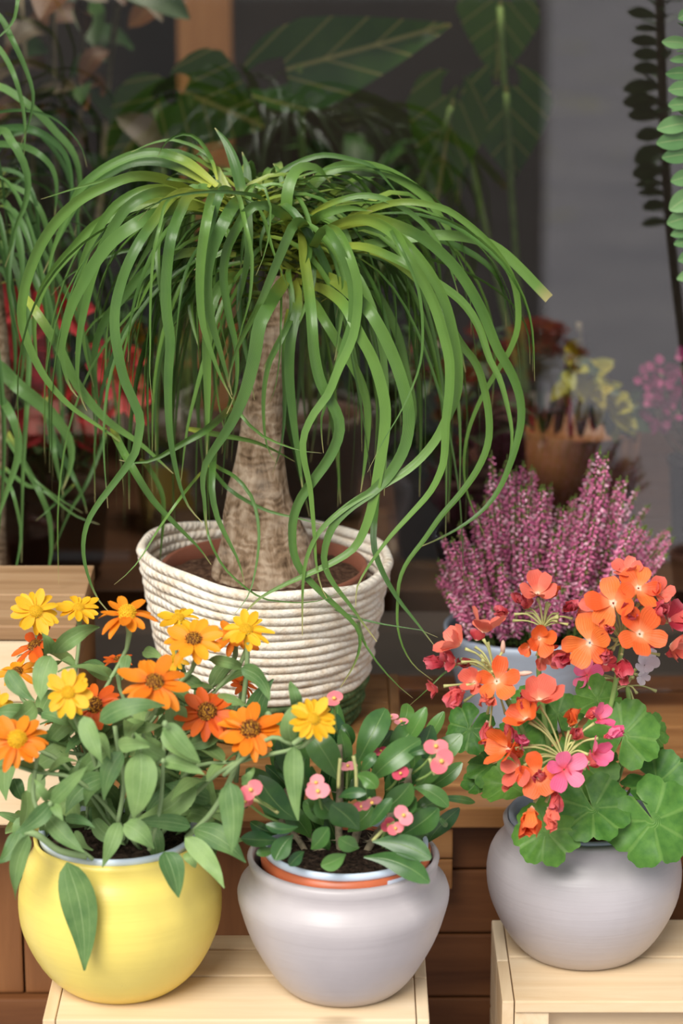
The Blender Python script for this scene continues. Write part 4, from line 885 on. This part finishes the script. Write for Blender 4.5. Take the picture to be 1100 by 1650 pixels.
cluster((797,1088,2.44), [(880,1330,2.50),(850,1200,2.48)], [(800,1098,40,'go',34,0,2.42,'open'),(780,1020,38,'gc',75,150,2.44,'half'),(742,1040,36,'gc',40,-80,2.43,'half'),(705,1108,20,'gr',-10,-80,2.43,'half'),(745,1110,28,'gr',-20,-40,2.42,'wilt'),
 (718,1070,22,'gr',10,-80,2.45,'wilt'),(760,1068,20,'gr',20,-40,2.46,'wilt'),(845,1085,13,'gr',10,80,2.43,'bud'),(810,1042,13,'gr',80,0,2.45,'bud'),(765,1100,26,'gc',20,-20,2.43,'half'),(785,1160,24,'gr',-60,0,2.44,'wilt'),(816,1160,22,'gr',-60,20,2.44,'wilt'),(788,1188,18,'go',-50,0,2.43,'half'),(735,1062,22,'gr',10,-60,2.47,'wilt')], 'loose coral flower cluster nearest the palm')
cluster((875,1010,2.50), [(905,1320,2.52),(868,1090,2.50)], [(866,958,32,'gc',60,0,2.49,'half'),(868,1028,30,'go',20,0,2.47,'half'),(885,1050,26,'gc',-10,40,2.47,'half'),(820,988,16,'gr',20,-70,2.50,'wilt'),(905,985,20,'gr',40,50,2.50,'wilt'),(845,975,18,'gr',50,-40,2.51,'wilt'),(930,995,20,'gc',20,60,2.50,'half'),(885,965,20,'go',60,30,2.52,'wilt')], 'sparse red flower cluster in front of the heather')
cluster((1003,1035,2.50), [(940,1310,2.52),(983,1140,2.49)], [(988,972,44,'go',38,-15,2.46,'open'),(1028,948,42,'go',50,10,2.48,'open'),(1030,1022,44,'go',32,5,2.44,'open'),(950,1036,44,'go',12,-30,2.45,'open'),(1056,960,26,'gc',40,40,2.48,'half'),(1075,1000,34,'gr',30,60,2.48,'half'),(1078,1040,30,'gc',0,60,2.47,'half'),
 (1002,1062,26,'gr',-30,0,2.46,'wilt'),(975,1012,26,'gr',20,0,2.46,'wilt'),(1050,990,26,'gr',40,30,2.47,'wilt'),(1010,1000,26,'gr',40,0,2.46,'wilt'),(960,985,24,'gc',20,-60,2.47,'half'),(985,1050,24,'gr',0,-20,2.45,'wilt'),(1085,1000,24,'gc',20,70,2.49,'wilt'),(1010,925,26,'gc',70,0,2.50,'half')], 'dense bright orange flower cluster at the right')
cluster((908,1222,2.42), [(920,1325,2.48),(912,1270,2.45)], [(822,1205,42,'go',20,-60,2.40,'half'),(868,1130,40,'gc',60,-20,2.42,'half'),(848,1160,34,'go',40,-40,2.41,'half'),(868,1250,38,'go',20,-20,2.38,'open'),(908,1240,36,'gp',20,10,2.375,'open'),(962,1160,28,'gp',50,40,2.42,'half'),(955,1215,30,'gp',20,50,2.40,'half'),(918,1172,24,'go',60,10,2.43,'wilt'),
 (972,1188,22,'gp',20,60,2.41,'wilt'),(858,1300,38,'go',-30,-20,2.38,'wilt'),(895,1272,22,'gr',-50,0,2.38,'wilt'),(925,1192,20,'gr',50,10,2.42,'wilt'),(838,1235,32,'gc',10,-40,2.39,'half'),(850,1200,24,'gp',30,-30,2.42,'wilt'),(883,1300,26,'gc',-30,20,2.38,'wilt')], 'orange and pink flower cluster lowest over the pot')
cluster((1010,1105,2.56), [(980,1310,2.54),(1016,1170,2.56)], [(945,1088,28,'gp',30,-10,2.54,'open'),(1038,1072,24,'gw',40,20,2.54,'half'),(975,1070,24,'gr',30,0,2.56,'half'),(1000,1075,20,'gr',30,0,2.57,'wilt'),(1032,1090,14,'gw',0,30,2.54,'half')], 'small pink and white flower cluster behind the stems')

# ================================================================ heather
hea = thing('heather_plant', (hp.x, hp.y, BZ+.01), 'upright purple-pink heather in the pale blue pot', 'plant')
soil_disc('soil', Vector((hp.x, hp.y, BZ+.106)), .081, M['soil'], hea)
def spike_mesh(seed, n):
    rr = random.Random(seed); V = []; F = []; C = []
    v, f = tube_geo([Vector((.012*math.sin(i*.5+seed)*(i/9)**2*.3, 0, i/9)) for i in range(10)], .006, 4); V += v; F += f; C += [(.10, .14, .03)]*len(v)
    for q in range(n):
        s = .20+.78*(q/n); a = q*2.39996+rr.uniform(-.3, .3); taper = .4+.6*min(1, (1-s)/.22)
        off = .026*taper*rr.uniform(.6, 1.25); c = Vector((off*math.cos(a), off*math.sin(a), s)); d = Vector((math.cos(a), math.sin(a), rr.uniform(-.5, .25))).normalized()
        sz = .0155*(.5+.5*taper)*rr.uniform(.7, 1.25); u_ = d.orthogonal().normalized(); w_ = d.cross(u_)
        x = rr.random()
        if s > .965: cl = (.16, .24, .05)
        elif x < .12: cl = (.18, .17, .06)
        elif x < .34: cl = (.88, .50, .62)
        else:
            k = rr.random(); cl = (.48+.32*k, .09+.17*k, .24+.19*k)
        o = len(V); V += [c-d*sz*1.1, c+u_*sz*.7, c+w_*sz*.7, c-u_*sz*.7, c-w_*sz*.7, c+d*sz*1.3]
        F += [(o, o+2, o+1), (o, o+3, o+2), (o, o+4, o+3), (o, o+1, o+4), (o+5, o+1, o+2), (o+5, o+2, o+3), (o+5, o+3, o+4), (o+5, o+4, o+1)]
        C += [cl]*5+[tuple(min(1, e*1.25) for e in cl)]
    for q in range(16):   # scale leaves on the bare foot
        s = rr.uniform(.02, .24); a = rr.uniform(0, 6.28); c = Vector((.012*math.cos(a), .012*math.sin(a), s)); d = Vector((math.cos(a), math.sin(a), 1)).normalized(); e = d.orthogonal().normalized()*.006
        o = len(V); V += [c-e, c+e, c+d*.05]; F += [(o, o+1, o+2)]; C += [(.07, .11, .03)]*3
    return pymesh('heather_spike', V, F, None, False, M['heath'], C)
SM = [spike_mesh(s, 105) for s in range(6)]
def htop(x):
    pts = [(690, 900), (712, 860), (745, 795), (790, 725), (840, 738), (880, 745), (915, 800), (930, 760), (968, 716), (1000, 745), (1035, 780), (1060, 815), (1092, 826), (1110, 840)]
    for (a, b), (c, d) in zip(pts, pts[1:]):
        if a <= x <= c: return b+(d-b)*(x-a)/(c-a)
    return 850
for i in range(125):
    u = R.random(); px = 712+378*(i+R.random())/125; back = R.random(); yy = hp.y-.075+.15*back
    tip = htop(px)+abs(R.gauss(0, 1))*24+(1-back)*R.uniform(20, 170)
    if i in (80, 84, 88, 26, 34): tip = htop(px)
    t_ = at(px, tip, yy+ (back-.5)*.03); fx = (px-836)/250
    b_ = Vector((hp.x+fx*.115, hp.y+(back-.5)*.12, BZ+.112)); 
    r_ = math.hypot(b_.x-hp.x, b_.y-hp.y)
    if r_ > .076: b_.x = hp.x+(b_.x-hp.x)*.076/r_; b_.y = hp.y+(b_.y-hp.y)*.076/r_
    d = t_-b_; L = d.length
    s0 = L if L < .17 else .17
    Mx = Matrix.Translation(b_) @ frame(d, R.uniform(0, 6)) @ Matrix.Diagonal((.17, .17, L, 1))
    link('flower_spike', SM[i % 6], hea, Mx)
for i in range(40):    # low spikes hanging round the rim
    a = PI+PI*(i+R.random())/40; b_ = Vector((hp.x+.05*math.cos(a), hp.y+.05*math.sin(a), BZ+.112)); t_ = Vector((hp.x+.102*math.cos(a), hp.y+.092*math.sin(a), BZ+R.uniform(.17, .245)))
    d = t_-b_; link('flower_spike', SM[i % 6], hea, Matrix.Translation(b_) @ frame(d, R.uniform(0, 6)) @ Matrix.Diagonal((.16, .16, d.length, 1)))

# ================================================================ succulent at the right edge
JY = 2.93
jb = Vector((.478, JY, BZ))
jad = thing('succulent_plant', jb, 'tall succulent with paired oval leaves cut off by the right edge', 'plant')
V, F = lathe_geo(smooth_prof([(.0005, 0), (.034, 0), (.038, .02), (.047, .09), (.050, .10), (.046, .10), (.040, .09), (.0005, .085)], 20), 40); link('pot', pymesh('pot', V, F, None, True, M['terrad']), jad, Matrix.Translation(jb))
stem = [jb+Vector((0, 0, .08)), at(1165, 700, JY), at(1140, 480, JY), at(1128, 300, JY), at(1122, 100, JY), at(1118, -60, JY)]
tube('stem', stem, .006, M['twig'], jad, 8, 20)
JL = [(1066,133-66,1120,75,22),(1079,97,1125,98,14),(1072,119,1128,122,22),(1076,145,1130,146,26),(1076,170,1130,172,26),(1058,208,1128,198,30),(1057,231,1130,226,32),(1066,254,1132,250,28),(1080,292,1134,284,28),(1078,338,1134,305,36),(1074,360,1134,348,34),(1080,379,1134,372,20),(1085,394,1136,390,20),(1092,420,1138,410,24),(1090,450,1140,440,20),(1092,30,1122,20,22)]
for (tx, ty, bx_, by_, wd) in JL:
    pxleaf('leaf', [(bx_, by_), ((bx_+tx)/2, (by_+ty)/2-3), (tx, ty)], [JY, JY-.012], wd, prof_obov, M['jleaf'], jad, 10, fold=.3, roll=R.uniform(-.2, .2))
for i in range(34):
    y = R.uniform(-40, 470); a = R.uniform(-.3, PI+.6); b_ = at(1128, y, JY); d = Vector((-math.cos(a)*.0-R.uniform(-.5, 1), math.sin(a), R.uniform(-.1, .3))).normalized()
    L = R.uniform(.026, .040); leaf('leaf', [b_, b_+d*L*.5+Vector((0, 0, .002)), b_+d*L], L*.42, prof_obov, M['jleaf'], jad, 8, fold=.3, ref=Vector((0, 0, 1)))

# ================================================================ inside the shop
ish = thing('shop_table', (0, 3.6, 0), 'dark brown table inside the window carrying blurred plants', 'table')
IZ = .50
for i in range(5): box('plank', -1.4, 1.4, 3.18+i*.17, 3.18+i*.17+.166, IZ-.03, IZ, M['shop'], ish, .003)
for x in (-1.38, -.02, 1.33):
    for y in (3.2, 3.96): box('leg', x, x+.05, y, y+.05, 0, IZ-.031, M['dark'], ish, .003)
# honey wood post and dark panelling deep inside
pst = struct(box('trim_1', at(285, 50, 4.9).x, at(372, 50, 4.9).x, 4.9, 4.98, 0, 2.8, wood('post_wood', (.30, .13, .05), (.46, .22, .09), (.55, .28, .12), 'z'), bev=.004))
def arrow_leaf(px, py, tip, r_side, y, ny, parent, tilt=0, mat=None, back=.34):
    """arrowhead leaf: attachment pixel, tip pixel, half width px"""
    p = at(px, py, y); e = at(tip[0], tip[1], ny); ax = e-p; L = ax.length; ax.normalize(); s = r_side*mpp(p)
    side = ax.cross((CAM-p).normalized()).normalized(); side = Quaternion(ax, tilt) @ side; nn = side.cross(ax)
    V = []; UV = []; F = []; nx, nj = 16, 9
    for i in range(nx+1):
        v = -back+(1+back)*i/nx
        if v < 0: wv = .92*math.sqrt(max(0.0, 1-(v/-back)**2*.85))
        else: wv = (1-v**1.35)*.98+.02
        inn = max(0, -v/back)*.30
        for j in range(nj):
            x = -1+2*j/(nj-1); sx = (1 if x >= 0 else -1)*(inn+abs(x)*(1-inn)) if v < 0 else x
            c = p+ax*v*L+side*sx*wv*s+nn*(abs(sx)*s*.14-abs(v)*L*.06*v+.02*s*math.sin(v*22)*abs(x))
            V.append(c); UV.append((.5+sx*wv*.5, (v+back)/(1+back)))
    for i in range(nx):
        for j in range(nj-1):
            if -back+(1+back)*(i+1)/nx <= 0.01 and j in (nj//2-1, nj//2): 
                if -back+(1+back)*(i+1)/nx < -.06: continue
            F.append((i*nj+j, i*nj+j+1, (i+1)*nj+j+1, (i+1)*nj+j))
    return recentred('leaf', V, F, mat or M['aleaf'], parent, UV, True, p), p
def alocasia(base_px, y, leaves, label, mat=None):
    c = at(base_px, 700, y); b = Vector((c.x, y, IZ+.008)); a = thing('alocasia_plant', b, label, 'plant', 'alocasias inside the window')
    V, F = lathe_geo(smooth_prof([(.0005, 0), (.06, 0), (.07, .06), (.08, .14), (.075, .14), (.065, .12), (.0005, .12)], 18), 36); link('pot', pymesh('pot', V, F, None, True, M['darkpot']), a, Matrix.Translation(b))
    for (px, py, tip, rs, dy, tilt) in leaves:
        lf, p = arrow_leaf(px, py, tip, rs, y+dy, y+dy+.03, a, tilt, mat)
        tube('petiole', [b+Vector((0, 0, .12)), b.lerp(p, .5)+Vector((0, .03, .05)), p+Vector((0, .006, -.01)), p], .005, M['gstem'], lf, 7, 12)
    return a
alocasia(500, 3.55, [(482,106,(727,40),78,-.05,.15),(728,172,(700,330),80,-.02,.5)], 'alocasia with large glossy arrow leaf above the palm crown')
alocasia(300, 3.5, [(306,152,(425,205),90,.0,.15),(250,175,(170,290),70,.06,.2)], 'alocasia with pale-veined leaves behind the palm at left')
alocasia(850, 3.6, [(816,150,(826,290),80,.0,.2),(806,10,(800,130),74,.06,.3),(745,190,(735,330),40,.03,.6)], 'alocasia with hanging grey-green leaves at the right of the palm')
def bushy(px, y, label, rad, h, cnt, Lr, wr, mat, cat='plant', name='foliage_plant', stemz=.1):
    c = at(px, 700, y); b = Vector((c.x, y, IZ+.008)); a = thing(name, b, label, cat)
    V, F = lathe_geo(smooth_prof([(.0005, 0), (.055, 0), (.065, .05), (.07, .11), (.065, .11), (.055, .1), (.0005, .1)], 16), 32); link('pot', pymesh('pot', V, F, None, True, M['darkpot']), a, Matrix.Translation(b))
    for i in range(cnt):
        an = R.uniform(0, 2*PI); rr = rad*math.sqrt(R.random())*.6; o_ = b+Vector((rr*math.cos(an)*.5, rr*math.sin(an)*.5, stemz+R.uniform(.0, h*.6))); d = Vector((math.cos(an), math.sin(an), R.uniform(.2, 1.4))).normalized(); L = R.uniform(*Lr)
        leaf('leaf', [o_, o_+d*L*.5+Vector((0, 0, .01)), o_+d*L-Vector((0, 0, min(L*.25, o_.z+d.z*L-IZ-.03)))], L*R.uniform(*wr), prof_oval, mat, a, 9, fold=.25, ref=(Vector((0, 0, 1))-d*.2).normalized())
    return a, b
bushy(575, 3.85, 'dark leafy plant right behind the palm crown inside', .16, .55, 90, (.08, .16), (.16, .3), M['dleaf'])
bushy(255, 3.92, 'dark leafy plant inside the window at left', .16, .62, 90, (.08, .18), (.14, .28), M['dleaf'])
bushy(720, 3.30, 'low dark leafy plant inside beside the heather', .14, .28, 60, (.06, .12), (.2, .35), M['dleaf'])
cr, crb = bushy(70, 3.62, 'added brown-leaved tall plant standing in for dark patches at the top left', .2, .25, 20, (.08, .14), (.3, .5), M['dleaf'], name='added_brown_plant')  # plant added to stand in for dark brown patches behind the glass
for i in range(44):
    px, py = R.uniform(10, 215), R.uniform(-40, 260); p0 = at(px, py, 3.62+R.uniform(-.1, .12)); an = R.uniform(0, 2*PI); d = Vector((math.cos(an), math.sin(an)*.5-.3, R.uniform(-.7, .6))).normalized(); L = R.uniform(.05, .11)
    leaf('leaf', [p0, p0+d*L*.5+Vector((0, 0, .008)), p0+d*L-Vector((0, 0, .012))], L*R.uniform(.35, .55), prof_oval, R.choice((M['dleaf'], M['dleaf'], M['bleaf'], M['tleaf'])), cr, 8, fold=.25, ref=(-FW+Vector((0, 0, .5))).normalized())
for q in range(4): tube('stem', [crb+Vector((0, 0, .1)), at(60+q*30, 400, 3.62), at(40+q*45, 120, 3.62+q*.02), at(30+q*55, -30, 3.62)], .005, M['twig'], cr, 6, 14)
# red flowers at left
rf, rb = bushy(85, 3.25, 'red-flowered plant glimpsed through the palm leaves at left', .1, .18, 34, (.05, .09), (.3, .45), M['dleaf'], name='red_flower_plant')
for (px, py) in ((15,530),(40,600),(75,690),(120,675),(95,640),(30,500),(110,500),(55,560),(190,610),(205,640),(185,575)):
    p = at(px, py, 3.24+R.uniform(-.03, .03)); fl = tube('flower', [rb+Vector((0, 0, .12)), rb.lerp(p, .6)+Vector((0, .01, .02)), p], .002, M['gstem'], rf, 5, 8)
    for k in range(5):
        a = 2*PI*k/5+R.uniform(-.3, .3); d = (RT*math.cos(a)+UP*math.sin(a)*.8-FW*.3).normalized(); L = R.uniform(.034, .052)
        leaf('bract', [p, p+d*L*.5, p+d*L+Vector((0, 0, -.004))], L*.72, prof_oval, M['rleaf'], fl, 6, fold=.2, ref=(-FW+Vector((0, 0, .4))).normalized())
# planter modelled in place of a probable basket reflection, with lime plant
PLY = 3.42
c = at(935, 830, PLY); pb = Vector((c.x, PLY, IZ)); pt = thing('reflection_planter', pb, 'brown planter modelled in place of a reflection, with lime-yellow plant behind the heather', 'planter')
topz = at(935, 690, PLY).z-IZ
V, F = lathe_geo([(.0005, 0), (.070, 0), (.078, topz), (.072, topz), (.066, topz-.02), (.0005, topz-.02)], 40); link('body', pymesh('body', V, F, None, True, M['brownpot']), pt, Matrix.Translation(pb))
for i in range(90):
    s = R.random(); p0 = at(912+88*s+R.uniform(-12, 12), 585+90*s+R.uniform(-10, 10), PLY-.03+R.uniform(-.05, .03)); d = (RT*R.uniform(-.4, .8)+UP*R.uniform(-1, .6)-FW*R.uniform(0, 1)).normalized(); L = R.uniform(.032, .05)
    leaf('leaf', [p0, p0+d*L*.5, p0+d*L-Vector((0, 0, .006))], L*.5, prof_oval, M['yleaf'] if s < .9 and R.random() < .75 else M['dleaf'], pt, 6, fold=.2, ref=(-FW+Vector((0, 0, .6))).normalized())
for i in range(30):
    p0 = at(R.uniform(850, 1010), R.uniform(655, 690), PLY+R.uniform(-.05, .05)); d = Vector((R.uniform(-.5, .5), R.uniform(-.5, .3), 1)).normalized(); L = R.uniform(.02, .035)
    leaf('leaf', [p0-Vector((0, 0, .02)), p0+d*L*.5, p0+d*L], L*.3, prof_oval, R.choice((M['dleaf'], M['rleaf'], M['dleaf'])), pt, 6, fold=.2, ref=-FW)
tube('stem', [at(945, 660, PLY), at(940, 590, PLY), at(932, 520, PLY)], .004, M['twig'], pt, 6, 8)
# magenta flowers in a black pot at the right
mb = at(1098, 850, 3.36); mb = Vector((mb.x+.02, 3.36, IZ)); mg = thing('magenta_flower_plant', mb, 'magenta flowers in a black pot at right inside the window', 'plant')
mt = at(1098, 745, 3.36).z-IZ
V, F = lathe_geo([(.0005, 0), (.032, 0), (.040, mt), (.043, mt), (.043, mt+.006), (.038, mt+.006), (.034, mt-.01), (.0005, mt-.01)], 32); link('pot', pymesh('pot', V, F, None, True, M['black']), mg, Matrix.Translation(mb))
for i in range(9):
    p = at(R.uniform(1045, 1130), R.uniform(590, 670), 3.36+R.uniform(-.04, .03)); fl = tube('flower', [mb+Vector((0, 0, mt)), mb.lerp(p, .6)+Vector((0, 0, .03)), p], .002, M['twig'], mg, 5, 8)
    for k in range(9):
        d = Vector((R.gauss(0, 1), R.gauss(0, 1), R.gauss(0, 1))).normalized(); q = p+d*.012
        leaf('petal', [q, q+d*.008, q+d*.016], .013, prof_oval, M['mpetal'], fl, 4, fold=.2, ref=-FW)
